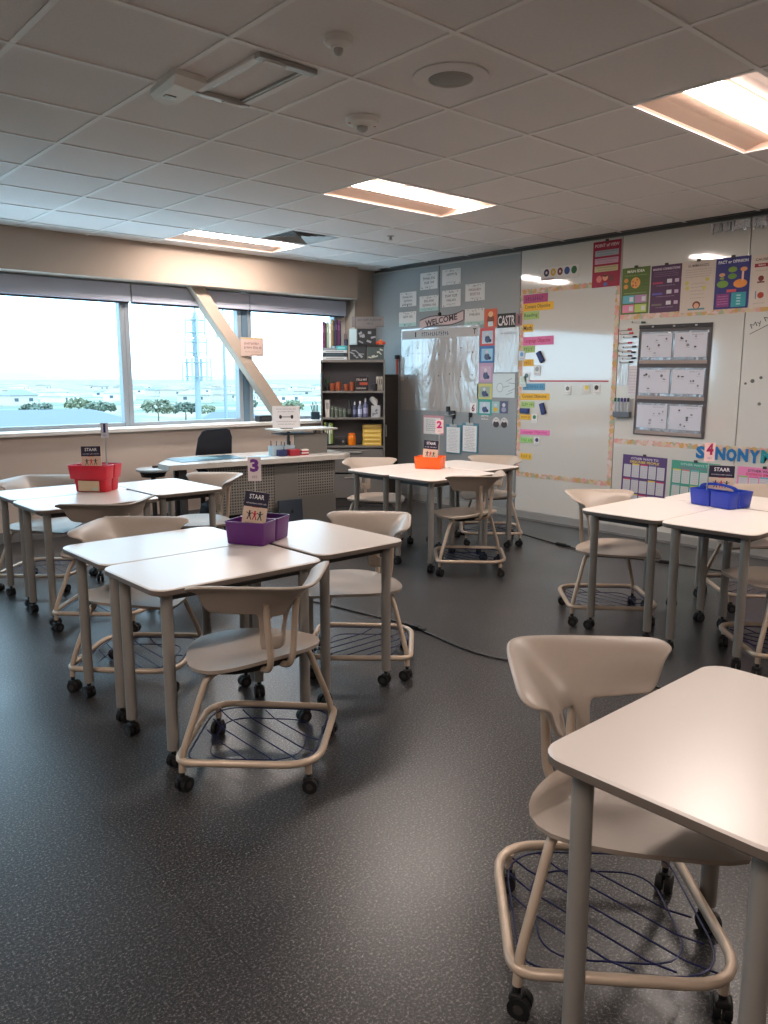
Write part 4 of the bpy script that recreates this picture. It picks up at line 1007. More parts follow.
q = MB(); q.box((0, 0, .002), (.62, .36, .004), C(62, 96, 112, rough=.3), 0); q.box((-.05, .04, .0045), (.34, .2, .001), C(110, 150, 160)); dthing(q, 'desk_mat', -.42, .28, .7425, .05, 'dark teal desk mat on the left half of the teacher desk', 'mat')
q = MB(); q.box((0, 0, .001), (.24, .16, .002), C(150, 176, 190)); q.scrib(0, .02, .2, .01, m_inkgrey, .0025, 2); dthing(q, 'loose_paper', .08, .18, .743, .4, 'pale blue sheet of paper lying on the middle of the teacher desk', 'paper')
t2 = empty('desk_riser', (0, 0, 0)); t2.matrix_world = D_(.62, .30); tag(t2, 'raised grey shelf unit on the right end of the teacher desk', 'shelf')
f = MB(); f.box((.02, -.08, .095), (.36, .018, .19), m_grey, .003); f.box((.02, .09, .012), (.36, .34, .02), m_grey, .003); f.build('front_panel', t2)
f = MB(); f.box((-.02, .02, .232), (.62, .34, .018), C(176, 174, 166), .004); f.build('top_shelf', t2)
for s_ in (-1, 1):
    f = MB(); f.box((s_ * .15, .06, .12), (.018, .03, .21), m_greydk); f.build('post', t2)
f = MB(); f.box((-.12, .02, .19), (.34, .26, .012), m_greydk, .003); f.build('under_tray', t2)
t3 = empty('sign_stand', (0, 0, 0)); t3.matrix_world = D_(.42, .30, .742 + .2415, R(-26)); tag(t3, 'printed white sign with two small pictures standing on the raised desk shelf', 'sign')
f = MB(); f.T = Matrix.Translation((0, 0, .112)) @ Matrix.Rotation(R(83), 4, 'X'); f.box((0, 0, 0), (.265, .21, .002), C(226, 224, 226))
f.rect(0, .0, .1, .012, C(150, 150, 156), .0013); f.disc(-.055, 0, .014, .02, m_ink, .0014, 8); f.disc(.055, 0, .014, .02, m_ink, .0014, 8)
for k, z in enumerate((.075, .05, -.045, -.07)): f.scrib(0, z, .19 - .03 * (k % 2), .012, m_inkgrey, .0013, k)
f.build('printed_sheet', t3)
f = MB(); f.box((0, .02, .003), (.12, .08, .006), m_dark, .002); f.box((0, .03, .05), (.02, .006, .1), m_dark); f.build('stand_foot', t3)
q = MB(); q.box((0, 0, .03), (.085, .06, .06), C(28, 36, 84), .004); dthing(q, 'tissue_carton', .26, .10, .743, .0, 'navy blue carton on the teacher desk left of the red one', 'box')
q = MB(); q.box((0, 0, .03), (.11, .07, .06), C(150, 30, 48), .004); q.rect(0, 0, .05, .03, C(206, 190, 190), .0602); dthing(q, 'red_carton', .375, .09, .743, .05, 'red carton in front of the raised desk shelf', 'box')
q = MB(); 
for k in range(4): q.box((.002 * (k % 2), 0, .007 + .0135 * k), (.075, .06, .012), C(*[(170, 40, 60), (222, 214, 210)][k % 2]), .002)
dthing(q, 'striped_notepads', .485, .085, .743, .0, 'small red and white striped pile beside the red carton', 'notepads')
t4 = empty('pen_organizer', (0, 0, 0)); t4.matrix_world = D_(.305, .19, .743); tag(t4, 'clear organizer full of pens behind the cartons on the teacher desk', 'organizer')
f = MB(); bins(f, .24, .09, 0, .09, C(176, 196, 206, rough=.2), .001); f.build('tray', t4)
for k in range(9):
    f = MB(); a = rnd.uniform(-.02, .02); x = -.1 + .025 * k; f.cyl((x, .02 * (-1) ** k, .01), (x + a, .02 * (-1) ** k + a, .12 + rnd.uniform(0, .02)), .004, C(*rnd.choice([(40, 40, 46), (206, 206, 210), (70, 90, 140), (176, 190, 196)])), 6); f.build('pen', t4)
# things under the desk
t = empty('backpack', (0, 0, 0)); t.matrix_world = D_(-.33, .20, 0); tag(t, 'black backpack on the floor under the teacher desk', 'bag')
f = MB(); f.loft([[(x, y, z) for x, y in rrect(w, d, .06, 4)] for (w, d, z) in ((.30, .2, .004), (.36, .25, .03), (.37, .25, .2), (.33, .2, .33), (.2, .1, .385))], C(22, 22, 28, rough=.8)); f.build('bag_body', t)
f = MB(); f.loft([[(x, y - .13, z) for x, y in rrect(w, d, .02, 3)] for (w, d, z) in ((.22, .05, .05), (.25, .06, .08), (.24, .05, .19), (.2, .03, .21))], C(30, 30, 38, rough=.8)); f.build('front_pocket', t)
f = MB(); f.tube([(-.05, 0, .38), (-.04, 0, .42), (.04, 0, .42), (.05, 0, .38)], .008, m_black, 8); f.build('carry_handle', t)
t = empty('flat_computer', (0, 0, 0)); t.matrix_world = D_(.245, -.095, 0) @ Matrix.Rotation(R(-5), 4, 'X'); tag(t, 'dark blue-grey flat panel with a small black mark leaning under the desk front', 'computer')
f = MB(); f.box((0, 0, .18), (.25, .03, .35), C(58, 66, 78, rough=.35), .008); f.build('casing', t)
f = MB(); f.disc(0, 0, .014, .016, m_black, 0, 14); f.disc(.006, .02, .005, .007, m_black, 0, 8); o = f.build('badge', t); o.matrix_parent_inverse = Matrix.Identity(4); o.location = (.01, -.0155, .24); o.rotation_euler = (R(90), 0, 0)
# office chair
t = empty('office_chair', (3.835, 7.03, 0), R(2), 'black mesh office chair between the teacher desk and the window', 'chair')
m_mesh = M('black_mesh', (22, 26, 36), .8)
f = MB()
for k in range(5):
    a = 2 * math.pi * k / 5; f.tube([(0, 0, .1), (.27 * math.cos(a), .27 * math.sin(a), .075)], [.028, .016], m_dark, 8)
f.build('star_base', t)
for k in range(5):
    a = 2 * math.pi * k / 5; f = MB(); caster(f, .27 * math.cos(a), .27 * math.sin(a), .07, .025, a); f.build('caster', t)
f = MB(); f.cyl((0, 0, .08), (0, 0, .42), .025, m_dark, 12); f.build('gas_lift', t)
f = MB(); f.loft([[(x, y, z) for x, y in rrect(w, w * .96, .1, 5)] for (w, z) in ((.36, .42), (.44, .435), (.45, .475), (.40, .495))], m_mesh); f.build('seat', t)
f = MB(); rings = []
for (z, w, y) in ((.56, .30, -.22), (.60, .38, -.235), (.75, .40, -.262), (.90, .37, -.29), (.965, .30, -.305), (.98, .22, -.31)):
    rings.append([(x, y + yy - .10 * (x * x) / .04 * -.25, z) for x, yy in rrect(w, .035, .015, 3)])
f.loft(rings, m_mesh); f.build('backrest', t)
f = MB(); f.box((0, -.20, .5), (.05, .05, .2), m_dark, .008); f.build('back_bracket', t)
for s_ in (-1, 1):
    f = MB(); f.tube([(s_ * .2, .0, .43), (s_ * .27, -.02, .45), (s_ * .275, -.02, .66)], .012, m_dark, 8); f.box((s_ * .275, .02, .675), (.06, .24, .025), m_black, .01); f.build('armrest', t)
# round stool
t = empty('round_stool', (3.34, 7.08, 0), 0, 'small round stool with a pale top by the wall, left of the teacher desk', 'stool')
f = MB(); f.lathe([(.13, .575), (.155, .585), (.16, .605), (.15, .612), (.001, .614)], C(196, 204, 208, rough=.3), 28); f.build('seat', t)
f = MB(); f.lathe([(.11, .53), (.125, .575)], m_black, 24); f.build('seat_cushion', t)
f = MB(); f.lathe([(.15, 0), (.15, .012), (.04, .035), (.022, .06), (.022, .53)], m_greydk, 24); f.build('pedestal', t)
f = MB(); f.box((0, 0, 0), (.05, .04, .02), m_black, .006); o = f.build('hand_tool', loc=(3.36, 7.07, .6245)); tag(o, 'small dark object lying on the round stool', 'object')
# window sill items
t = MB(); t.box((0, 0, .035), (.165, .11, .07), C(26, 28, 30), .012); t.box((0, -.054, .035), (.12, .004, .035), C(50, 52, 56)); tag(t.build('black_case', loc=(4.895, 7.52, .983)), 'small black case lying on the window sill left of the printed desk sign', 'case')
t = empty('desk_organizer', (5.62, 7.52, .983), R(-30), 'black organizer with upright pens on the window sill beside the bookshelf', 'organizer')
f = MB(); f.box((0, 0, .045), (.10, .08, .09), C(24, 44, 56), .006); f.build('cup', t)
for k in range(5): f = MB(); f.cyl((-.03 + .015 * k, .0, .08), (-.05 + .02 * k, .0, .17 + .03 * (k % 2)), .005, C(*[(20, 24, 30), (30, 60, 80), (24, 28, 40), (60, 90, 90), (20, 20, 24)][k]), 6); f.build('pen', t)
q = MB(); q.T = Matrix.Rotation(R(90), 4, 'X'); q.box((0, 0, 0), (.275, .20, .003), C(200, 176, 166)); q.rect(0, .088, .27, .012, C(190, 170, 110), .0018); q.scrib(0, .035, .2, .03, C(110, 50, 66), .0018, 3); q.scrib(0, -.008, .2, .03, C(100, 56, 70), .0018, 8); q.scrib(0, -.055, .18, .012, C(130, 100, 90), .0018, 4); q.scrib(.05, -.08, .12, .012, C(130, 100, 90), .0018, 5)
tag(q.build('brace_sign', loc=(4.745, 7.475, 1.80), rz=R(-4)), 'pale pink printed sign fixed on the diagonal window brace', 'sign')

# ================================================================= CORNER BOOKSHELF
kS = .955
SM = Matrix.Translation((5.694, 6.908, 0)) @ Matrix.Rotation(CAMR, 4, 'Z')
t = empty('bookshelf', (0, 0, 0)); t.matrix_world = SM; tag(t, 'tall dark grey metal bookshelf standing across the corner by the window', 'bookshelf')
zt = 1.653; HW = .363; DP = .28
for s_ in (-1, 1): f = MB(); f.box((s_ * (HW - .009), DP / 2, zt / 2), (.018, DP, zt), m_grey, .002); f.build('side_panel', t)
f = MB(); f.box((0, DP - .004, zt / 2), (2 * HW - .036, .008, zt - .01), C(104, 102, 108)); f.build('back_panel', t)
ZS = [.7036, 1.0236, 1.3215]
for z in ZS: f = MB(); f.box((0, DP / 2 - .004, z - .011), (2 * HW - .036, DP - .01, .022), m_grey, .002); f.build('shelf', t)
f = MB(); f.box((0, DP / 2, zt + .0), (2 * HW, DP, .03), m_grey, .003); f.build('top_board', t)
for k, z in enumerate((.14, .43)):
    f = MB(); f.box((0, .0, z + .1), (2 * HW - .044, .02, .27), C(108, 105, 102), .003); d_ = f.build('drawer', t)
    f = MB(); f.box((0, -.016, z + .2), (.2, .012, .014), m_alum, .002); f.build('drawer_handle', d_)
f = MB(); f.box((0, .02, .05), (2 * HW - .036, .03, .09), m_greydk); f.build('plinth', t)
def KZ(z): return 1.46 + (z - 1.46) * kS
def S_(x, y, z, rz=0, roll=0): return SM @ Matrix.Translation((x * kS, y, z)) @ Matrix.Rotation(rz, 4, 'Z') @ Matrix.Rotation(roll, 4, 'Y')
def sthing(q, name, x, y, z, label, cat, group=None, rz=0, roll=0): return tag(q.build(name, mat=S_(x, y, z, rz, roll)), label, cat, group)
ZT = zt + .0155
# boxes and binders on top
for k, (h, c, lb) in enumerate([(.032, (206, 214, 218), 'white box at the bottom of the pile on the bookshelf top'), (.042, (26, 44, 56), 'black box in the pile on the bookshelf top'), (.03, (206, 214, 218), 'thin white box above the black one on the bookshelf top'), (.024, (120, 140, 150), 'grey blue flat box at the top of the pile under the binders')]):
    z0 = ZT + [0, .033, .076, .107][k]; q = MB(); q.box((0, 0, h / 2), (.275 if k < 3 else .15, .2, h), C(*c), .003); q.box((0, -.101, h / 2), (.2, .002, h * .4), C(150, 160, 166) if k != 1 else C(60, 84, 96)); sthing(q, 'flat_box', -.211 if k < 3 else -.277, .13, z0, lb, 'box', 'pile of flat boxes on the bookshelf')
q = MB(); q.box((0, 0, .024), (.118, .17, .048), C(60, 176, 190), .004); q.box((0, -.086, .024), (.08, .002, .02), C(130, 206, 210)); sthing(q, 'teal_box', -.128, .12, ZT + .1065, 'teal box at the right of the pile on the bookshelf top', 'box')
x = -.355
for k, (w, h, c, nm) in enumerate([(.03, .285, (130, 50, 110), 'magenta'), (.018, .27, (40, 50, 44), 'dark green'), (.022, .28, (150, 176, 150), 'pale green'), (.03, .26, (214, 226, 228), 'white'), (.022, .285, (150, 120, 56), 'ochre'), (.02, .27, (30, 60, 80), 'navy'), (.03, .285, (56, 30, 70), 'dark purple'), (.028, .275, (84, 36, 84), 'violet')]):
    q = MB(); q.box((0, 0, h / 2), (w * .92, .19, h), C(*c), .003); q.box((0, -.0955, h * .7), (w * .5, .002, h * .2), C(min(255, c[0] + 50), min(255, c[1] + 50), min(255, c[2] + 50)))
    sthing(q, 'binder', x + w / 2, .13, ZT + (.1325 if k < 4 else .156), '%s binder in the row standing on top of the bookshelf' % nm, 'binder', 'binders on top of the bookshelf'); x += w + .0015
t = empty('pen_cup', (0, 0, 0)); t.matrix_world = S_(-.078, .07, ZT + .156); tag(t, 'small dark pen cup standing right of the violet binder', 'cup')
f = MB(); f.lathe([(.022, 0), (.024, .07), (.02, .07), (.018, .004)], C(60, 66, 90), 14); f.build('cup', t)
for k in range(4): f = MB(); f.cyl((-.01 + .006 * k, 0, .01), (-.018 + .012 * k, .004, .13 + .02 * (k % 2)), .003, C(*[(40, 40, 60), (120, 60, 60), (60, 60, 64), (120, 150, 160)][k]), 6); f.build('pen', t)
def pattern_box(w, h, d, cols, seed):
    q = MB(); q.box((0, 0, h / 2), (w, d, h), C(*cols[0]), .004); q.box((0, 0, h - .012), (w + .006, d + .006, .022), C(*cols[1]), .003); r = random.Random(seed)
    q.T = Matrix.Translation((0, -d / 2 - .0035, h / 2 - .01)) @ Matrix.Rotation(R(90), 4, 'X')
    for k in range(7): q.rect(r.uniform(-.36, .36) * w, r.uniform(-.3, .26) * h, w * r.uniform(.1, .3), h * r.uniform(.05, .16), C(*cols[2]), 0, r.uniform(-.8, .8))
    return q
sthing(pattern_box(.186, .163, .2, [(48, 54, 60), (30, 32, 34), (150, 156, 160)], 1), 'storage_box', .062, .13, ZT, 'left black and grey patterned storage box on the bookshelf top', 'box', 'patterned storage boxes')
sthing(pattern_box(.186, .163, .2, [(70, 84, 84), (34, 36, 38), (190, 196, 186)], 2), 'storage_box', .268, .13, ZT, 'right patterned storage box on the bookshelf top, with pale shapes', 'box', 'patterned storage boxes')
sthing(pattern_box(.208, .20, .18, [(40, 46, 52), (120, 116, 116), (150, 156, 164)], 3), 'storage_box', .165, .14, ZT + .164, 'upper patterned storage box under the grey lettered block', 'box', 'patterned storage boxes')
q = MB(); q.box((0, 0, .088), (.085, .03, .176), C(176, 210, 222), .004); q.box((0, -.0155, .088), (.07, .001, .15), C(190, 220, 230)); sthing(q, 'pale_blue_box', .006, .04, ZT + .1635, 'pale blue upright box left of the upper patterned storage box', 'box')
q = MB(); q.box((0, 0, .055), (.36, .05, .11), C(128, 126, 128), .003); q.box((-.14, -.0255, .055), (.004, .002, .11), C(60, 58, 60)); q.T = Matrix.Translation((.02, -.0262, .055)) @ Matrix.Rotation(R(90), 4, 'X'); q.scrib(.0, .02, .27, .03, C(84, 82, 84), 0, 3); q.scrib(0, -.02, .06, .016, C(60, 58, 60), 0, 4)
sthing(q, 'lettered_block', .178, .13, ZT + .3655, 'grey wooden block with faint lettering on top of the storage boxes', 'sign block')
q = MB()
for k, c in enumerate([(206, 70, 40), (226, 110, 50), (190, 60, 40)]): q.box((-.035 + .035 * k, 0, .018 + .01 * (k % 2)), (.04, .04, .036 + .02 * (k % 2)), C(*c), .012)
sthing(q, 'orange_toy', .330, .035, ZT + .1645, 'orange toy beside the upper patterned storage box', 'toy')
# first shelf
zz = ZS[2] + .0005
t = empty('small_plant', (0, 0, 0)); t.matrix_world = S_(-.31, .10, zz); tag(t, 'small dark potted plant at the left end of the upper shelf', 'plant')
f = MB(); f.lathe([(.02, 0), (.03, .05), (.026, .05), (.02, .01)], C(40, 44, 42), 14); f.build('pot', t)
f = MB()
for k in range(9):
    a = k * 2.4; f.add([(0, 0, .05), (.02 * math.cos(a) - .006, .02 * math.sin(a), .10), (.034 * math.cos(a), .034 * math.sin(a), .13 + .05 * (k % 3) / 2), (.02 * math.cos(a) + .006, .02 * math.sin(a), .10)], [(0, 1, 2, 3)], C(50, 84, 60))
f.build('leaves', t)
for k, (x, r_, h, lb) in enumerate([(-.245, .032, .085, 'leftmost copper mug on the upper shelf'), (-.175, .034, .10, 'second copper mug from the left on the upper shelf'), (-.08, .030, .075, 'third copper mug on the upper shelf, with a white spot'), (-.012, .030, .10, 'rightmost copper mug on the upper shelf, beside the framed sign')]):
    t = empty('copper_mug', (0, 0, 0)); t.matrix_world = S_(x, .08, zz, R(-70)); tag(t, lb, 'mug', 'copper mugs on the upper shelf'); m_cop = PAL.get('cop') or M('copper', (186, 104, 74), .35, .7); PAL['cop'] = m_cop
    f = MB(); f.lathe([(r_ * .85, 0), (r_, h * .3), (r_, h), (r_ - .003, h), (r_ - .004, .005)], m_cop, 16)
    if k == 2: f.disc(0, -.031, .012, .001, C(220, 214, 206), h * .5)
    f.build('mug_body', t)
    f = MB(); f.tube([(r_, 0, h * .75), (r_ + .016, 0, h * .65), (r_ + .014, 0, h * .35), (r_, 0, h * .25)], .003, m_cop, 6); f.build('mug_handle', t)
q = MB(); q.box((0, 0, .08), (.146, .02, .155), C(30, 24, 26), .002); q.T = Matrix.Translation((0, -.0105, .08)) @ Matrix.Rotation(R(90), 4, 'X'); q.scrib(0, .045, .12, .03, C(210, 200, 200), 0, 2); q.rect(.02, .0, .09, .03, C(170, 70, 50), 0); q.scrib(0, -.05, .12, .022, C(210, 200, 200), 0, 3)
sthing(q, 'framed_sign', .105, .07, zz, 'small black framed sign with white words and a red bar on the upper shelf', 'sign')
for k in range(3):
    q = MB(); q.box((0, 0, .08), (.022, .15, .16), C(*[(206, 200, 190), (170, 168, 160), (190, 186, 176)][k]), .002); q.box((0, -.076, .1), (.012, .001, .06), C(120, 116, 110)); sthing(q, 'book', .288 + .026 * k, .14, zz, '%s pale book standing at the right end of the upper shelf' % ['left', 'middle', 'right'][k], 'book', 'pale books on the upper shelf')
q = MB(); q.lathe([(.026, 0), (.03, .04), (.03, .08), (.026, .08), (.024, .006)], C(34, 34, 40), 16); q.tube([(-.03, 0, .06), (-.046, 0, .05), (-.044, 0, .025), (-.03, 0, .02)], .003, C(34, 34, 40), 6); sthing(q, 'dark_mug', .262, .035, zz, 'dark mug standing in front of the pale books', 'mug')
# second shelf
zz = ZS[1] + .0005
q = MB(); q.box((0, 0, .098), (.05, .16, .196), C(196, 192, 190), .003); q.box((0, -.081, .13), (.03, .001, .07), C(150, 146, 146)); sthing(q, 'white_binder', -.305, .12, zz, 'white binder at the left end of the middle shelf', 'binder')
for k in range(4):
    q = MB(); h = .13 - .012 * k; q.lathe([(.018, 0), (.021, h * .5), (.022, h), (.018, h), (.016, .006)], C(96, 108, 98), 14); q.lathe([(.0225, h * .7), (.0225, h * .78)], C(150, 160, 150), 14); sthing(q, 'grey_tumbler', -.250 + .050 * k, .07, zz, '%s grey green tumbler on the middle shelf' % ['tallest left', 'second', 'third', 'shortest right'][k], 'tumbler', 'grey green tumblers')
def bottle(x, w, h, body, cap, label, name='spray_bottle'):
    t = empty(name, (0, 0, 0)); t.matrix_world = S_(x, .07, zz); tag(t, label, 'bottle', 'bottles on the middle shelf')
    f = MB(); f.lathe([(w * .46, 0), (w * .5, .01), (w * .5, h * .62), (w * .22, h * .76), (w * .2, h * .82)], C(*body, rough=.3), 16); f.build('bottle_body', t)
    f = MB(); f.lathe([(w * .24, h * .8), (w * .24, h * .94), (w * .1, h)], C(*cap), 12); f.build('bottle_cap', t)
    f = MB(); f.lathe([(w * .505, h * .2), (w * .505, h * .5)], C(min(255, body[0] + 60), min(255, body[1] + 60), min(255, body[2] + 56)), 16); f.build('bottle_label', t)
bottle(-.042, .048, .185, (26, 30, 32), (20, 22, 24), 'black bottle on the middle shelf')
bottle(.018, .044, .175, (60, 64, 96), (206, 206, 212), 'dark violet bottle with a white cap on the middle shelf')
bottle(.082, .05, .185, (130, 140, 170), (190, 192, 200), 'pale blue bottle on the middle shelf')
bottle(.148, .054, .215, (100, 104, 140), (190, 190, 196), 'tallest bottle on the middle shelf, greyish blue')
t = empty('tissue_box', (0, 0, 0)); t.matrix_world = S_(.27, .09, zz); tag(t, 'grey and white tissue box at the right end of the middle shelf', 'tissue box')
f = MB(); f.box((0, 0, .066), (.105, .11, .132), C(176, 178, 184), .004)
for k in range(6): f.box((rnd.uniform(-.04, .04), -.0555, rnd.uniform(.02, .11)), (.018, .001, .018), C(110, 114, 122))
f.build('box', t)
f = MB(); n = 10; rg = []
for (z, r_) in ((.13, .012), (.165, .03), (.20, .04), (.232, .012)): rg.append([((r_ * (1 + .5 * math.sin(3 * a)) * math.cos(a)) - .4 * (z - .13), .5 * r_ * math.sin(a), z) for a in [2 * math.pi * k / n for k in range(n)]])
f.loft(rg, m_paper); f.build('tissue', t)
# third shelf
zz = ZS[0] + .0005
for k, (c, nm) in enumerate([((170, 190, 90), 'yellow green'), ((60, 90, 80), 'dark green'), ((190, 200, 180), 'pale'), ((130, 160, 70), 'grass green')]):
    q = MB(); q.box((0, 0, .13), (.022, .18, .26 - .01 * k), C(*c), .002); q.box((0, -.091, .16), (.012, .001, .06), C(210, 212, 200)); sthing(q, 'folder', -.335 + .026 * k, .13, zz + .006, '%s folder at the left end of the lowest open shelf' % nm, 'folder', 'folders on the lowest open shelf')
t = empty('radio', (0, 0, 0)); t.matrix_world = S_(-.165, .08, zz); tag(t, 'small black radio on the lowest open shelf', 'radio')
f = MB(); f.box((0, 0, .045), (.13, .07, .09), C(44, 42, 44), .005); f.build('case', t)
f = MB(); f.box((-.02, -.036, .045), (.07, .003, .05), m_black, .001); f.build('speaker_grille', t)
f = MB(); f.cyl((.042, -.035, .045), (.042, -.043, .045), .012, m_alum, 12); f.build('dial', t)
t = empty('orange_jar', (0, 0, 0)); t.matrix_world = S_(-.018, .07, zz); tag(t, 'bright orange jar on the lowest open shelf', 'jar')
f = MB(); f.lathe([(.038, 0), (.044, .012), (.044, .10), (.036, .118)], C(240, 130, 20, rough=.3), 20); f.build('jar_body', t)
f = MB(); f.lathe([(.040, .117), (.040, .134), (.034, .138)], C(226, 110, 24), 20); f.build('jar_lid', t)
for k in range(5):
    q = MB(); q.box((0, 0, .0235), (.215, .17, .046), C(*[(214, 176, 70), (206, 164, 60), (222, 186, 84), (208, 170, 66), (150, 124, 60)][k]), .003); q.box((0, -.0855, .0235), (.18, .001, .012), C(236, 214, 140) if k < 4 else C(180, 150, 80))
    sthing(q, 'yellow_box', .225 + .003 * (k % 2), .10, zz + .0475 * k, '%s box of the yellow stack on the lowest open shelf' % ['bottom', 'second lowest', 'middle', 'second highest', 'top, darker'][k], 'box', 'stack of yellow boxes')
# dark cabinet in the corner
t = empty('corner_cabinet', (6.322, 7.17, 0), 0, 'tall dark brown cabinet squeezed between the bookshelf and the board wall', 'cabinet')
m_cab = M('dark_brown_laminate', (52, 44, 38), .5, var=.08, scale=12)
f = MB(); f.box((0, 0, .76), (.245, .40, 1.47), m_cab, .004); f.build('cabinet_body', t)
f = MB(); f.box((0, 0, 1.4975), (.255, .415, .02), m_cab, .003); f.build('top_board', t)
f = MB(); f.box((-.005, -.205, .77), (.24, .012, 1.38), M('dark_brown_door', (46, 40, 35), .5), .003); d_ = f.build('cabinet_door', t)
f = MB(); f.box((-.09, -.222, .85), (.012, .018, .14), m_alum, .003); f.build('door_handle', d_)
f = MB(); f.box((0, 0, .013), (.24, .38, .026), m_black); f.build('plinth', t)

# ================================================================= FLOOR CABLES
def cable(name, pts, plugs, label):
    t = empty(name, (pts[0][0], pts[0][1], 0), 0, label, 'cable'); ox, oy = pts[0]
    f = MB(); f.tube(smooth_path([(x - ox, y - oy, .0065) for x, y in pts], 6), .0055, m_black, 8); f.build('cord', t)
    for (x, y, a) in plugs:
        f = MB(); f.box((x - ox, y - oy, .014), (.11, .03, .026), m_black, .006, a); f.box((x - ox + .075 * math.cos(a), y - oy + .075 * math.sin(a), .011), (.05, .022, .02), m_dark, .005, a); f.build('plug', t)
cable('power_cable', [(2.86, 4.35), (3.0, 4.0), (3.05, 3.70), (3.11, 3.30), (3.09, 3.06), (3.05, 2.72), (3.10, 2.47), (3.25, 2.2), (3.34, 1.7), (3.2, 1.1)], [(3.10, 3.22, R(-85))], 'black power cable crossing the open floor beside the purple caddy tables')
cable('power_cable', [(5.92, 4.95), (5.84, 4.6), (5.76, 4.3), (5.68, 3.95), (5.66, 3.55), (5.71, 3.26), (5.76, 3.05), (5.80, 2.82), (5.85, 2.4), (5.84, 1.9), (5.9, 1.4)], [(5.69, 4.02, R(-95)), (5.755, 3.06, R(-75))], 'black power cable lying along the floor below the whiteboards')

# ================================================================= OUTSIDE THE WINDOWS
GZ = -10.0
m_ground = voro_mat('suburb_ground', [(126, 116, 98), (96, 108, 88), (140, 128, 112), (106, 112, 94), (146, 142, 132), (82, 98, 84)], .045)  # muted low-contrast ground colours stand in for haze
b = MB(); b.add([(-3000, 30, GZ), (9000, 30, GZ), (9000, 9000, GZ), (-3000, 9000, GZ)], [(0, 1, 2, 3)], m_ground); struct(b.build('ground'))
b = MB(); n = 60; r_ = random.Random(5)
hp = [(-3000 + 200 * k, 7600, GZ + 40 + 34 * math.sin(k * .33) + r_.uniform(0, 16)) for k in range(n + 1)]
for k in range(n):
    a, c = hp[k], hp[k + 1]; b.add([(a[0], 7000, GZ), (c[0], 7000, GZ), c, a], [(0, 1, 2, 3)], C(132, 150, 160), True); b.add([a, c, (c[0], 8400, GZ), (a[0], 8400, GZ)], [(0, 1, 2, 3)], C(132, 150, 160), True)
struct(b.build('hills'))
def house(x, y, w, d, h, hr, rz, roof, wall, label, name='house', grp='houses in the suburb'):
    t = empty(name, (x, y, GZ), rz, label, 'building', grp)
    f = MB(); f.box((0, 0, h / 2), (w, d, h), C(*wall)); f.build('wall', t)
    f = MB(); e = .6; W, D_2 = w / 2 + e, d / 2 + e; q = min(w, d) / 2 * .8
    vs = [(-W, -D_2, h), (W, -D_2, h), (W, D_2, h), (-W, D_2, h), (-W + q, 0, h + hr), (W - q, 0, h + hr)]
    f.add(vs, [(0, 1, 5, 4), (1, 2, 5), (2, 3, 4, 5), (3, 0, 4), (3, 2, 1, 0)], C(*roof)); f.build('roof', t)
    f = MB()
    for k in range(max(2, int(w / 7))): f.box((-w / 2 + (k + .5) * w / max(2, int(w / 7)), -d / 2 - .03, h * .5), (1.6, .08, 1.3), C(70, 84, 96)); 
    f.build('window', t) if False else None
    k2 = max(2, int(w / 9))
    for k in range(k2):
        f = MB(); f.box((-w / 2 + (k + .5) * w / k2, -d / 2 - .03, h * .55), (1.8, .08, 1.4), C(70, 84, 96)); f.build('window', t)
house(46, 146, 40, 26, 3.4, 2.6, R(-18), (74, 84, 104), (150, 120, 110), 'wide building with a blue grey hipped roof outside the left window')
house(76, 128, 17, 15, 3.0, 2.4, R(-22), (78, 88, 108), (156, 140, 130), 'smaller blue grey roofed building by the window divider')
house(22, 128, 22, 12, 2.6, 1.6, R(-10), (84, 94, 110), (160, 150, 140), 'low blue grey roof at the far left edge of the window view')
rr = random.Random(11); spots = []
for row, (dist, n) in enumerate(((400, 13), (560, 22), (800, 34))):
    for i in range(n):
        az = R(13 + 30 * (i + rr.uniform(.15, .85)) / n); q = rr.uniform(.93, 1.12); x, y = dist * math.sin(az) * q, dist * math.cos(az) * q
        if any(math.hypot(x - a, y - c) < 27 for a, c in spots): continue
        spots.append((x, y)); c = rr.choice([(120, 112, 104), (140, 132, 126), (104, 112, 122), (132, 116, 104)])
        house(x, y, rr.uniform(12, 18), rr.uniform(9, 12), rr.uniform(2.8, 4.6), rr.uniform(1.6, 2.6), rr.uniform(-.9, .9), c, rr.choice([(206, 200, 190), (190, 180, 168), (214, 212, 206)]),
              'distant suburban house with a hipped roof in the %s band of houses' % ['nearest', 'middle', 'farthest'][row], grp='houses of the %s band' % ['nearest', 'middle', 'farthest'][row])
def tree(x, y, h, r_, col, label, seed, grp='trees outside'):
    t = empty('tree', (x, y, GZ), 0, label, 'tree', grp); r0 = random.Random(seed)
    f = MB(); f.tube([(0, 0, 0), (.1, 0, h * .3), (0, .1, h * .55)], [.22, .16, .1], C(96, 80, 66), 8); f.build('trunk', t)
    f = MB(); m_l = C(*col)
    for k in range(170):
        a = r0.uniform(0, 6.3); el = math.asin(r0.uniform(-.6, 1)); q = r0.uniform(.55, 1.0) ** .5; px_, py_, pz_ = r_ * q * math.cos(a) * math.cos(el), r_ * q * math.sin(a) * math.cos(el), h * .66 + h * .34 * q * math.sin(el)
        s_ = r_ * r0.uniform(.10, .2); vs = [Vector((px_, py_, pz_)) + Vector((r0.gauss(0, 1), r0.gauss(0, 1), r0.gauss(0, .8))).normalized() * s_ * r0.uniform(.7, 1.3) for _ in range(6)]
        f.add(vs, [(0, 1, 2), (0, 2, 3), (0, 3, 4), (1, 2, 5), (3, 4, 5), (0, 1, 4), (1, 4, 5), (2, 3, 5)], m_l)
    f.build('foliage', t)
TC = [(96, 108, 92), (108, 114, 94), (88, 100, 88), (112, 118, 92)]
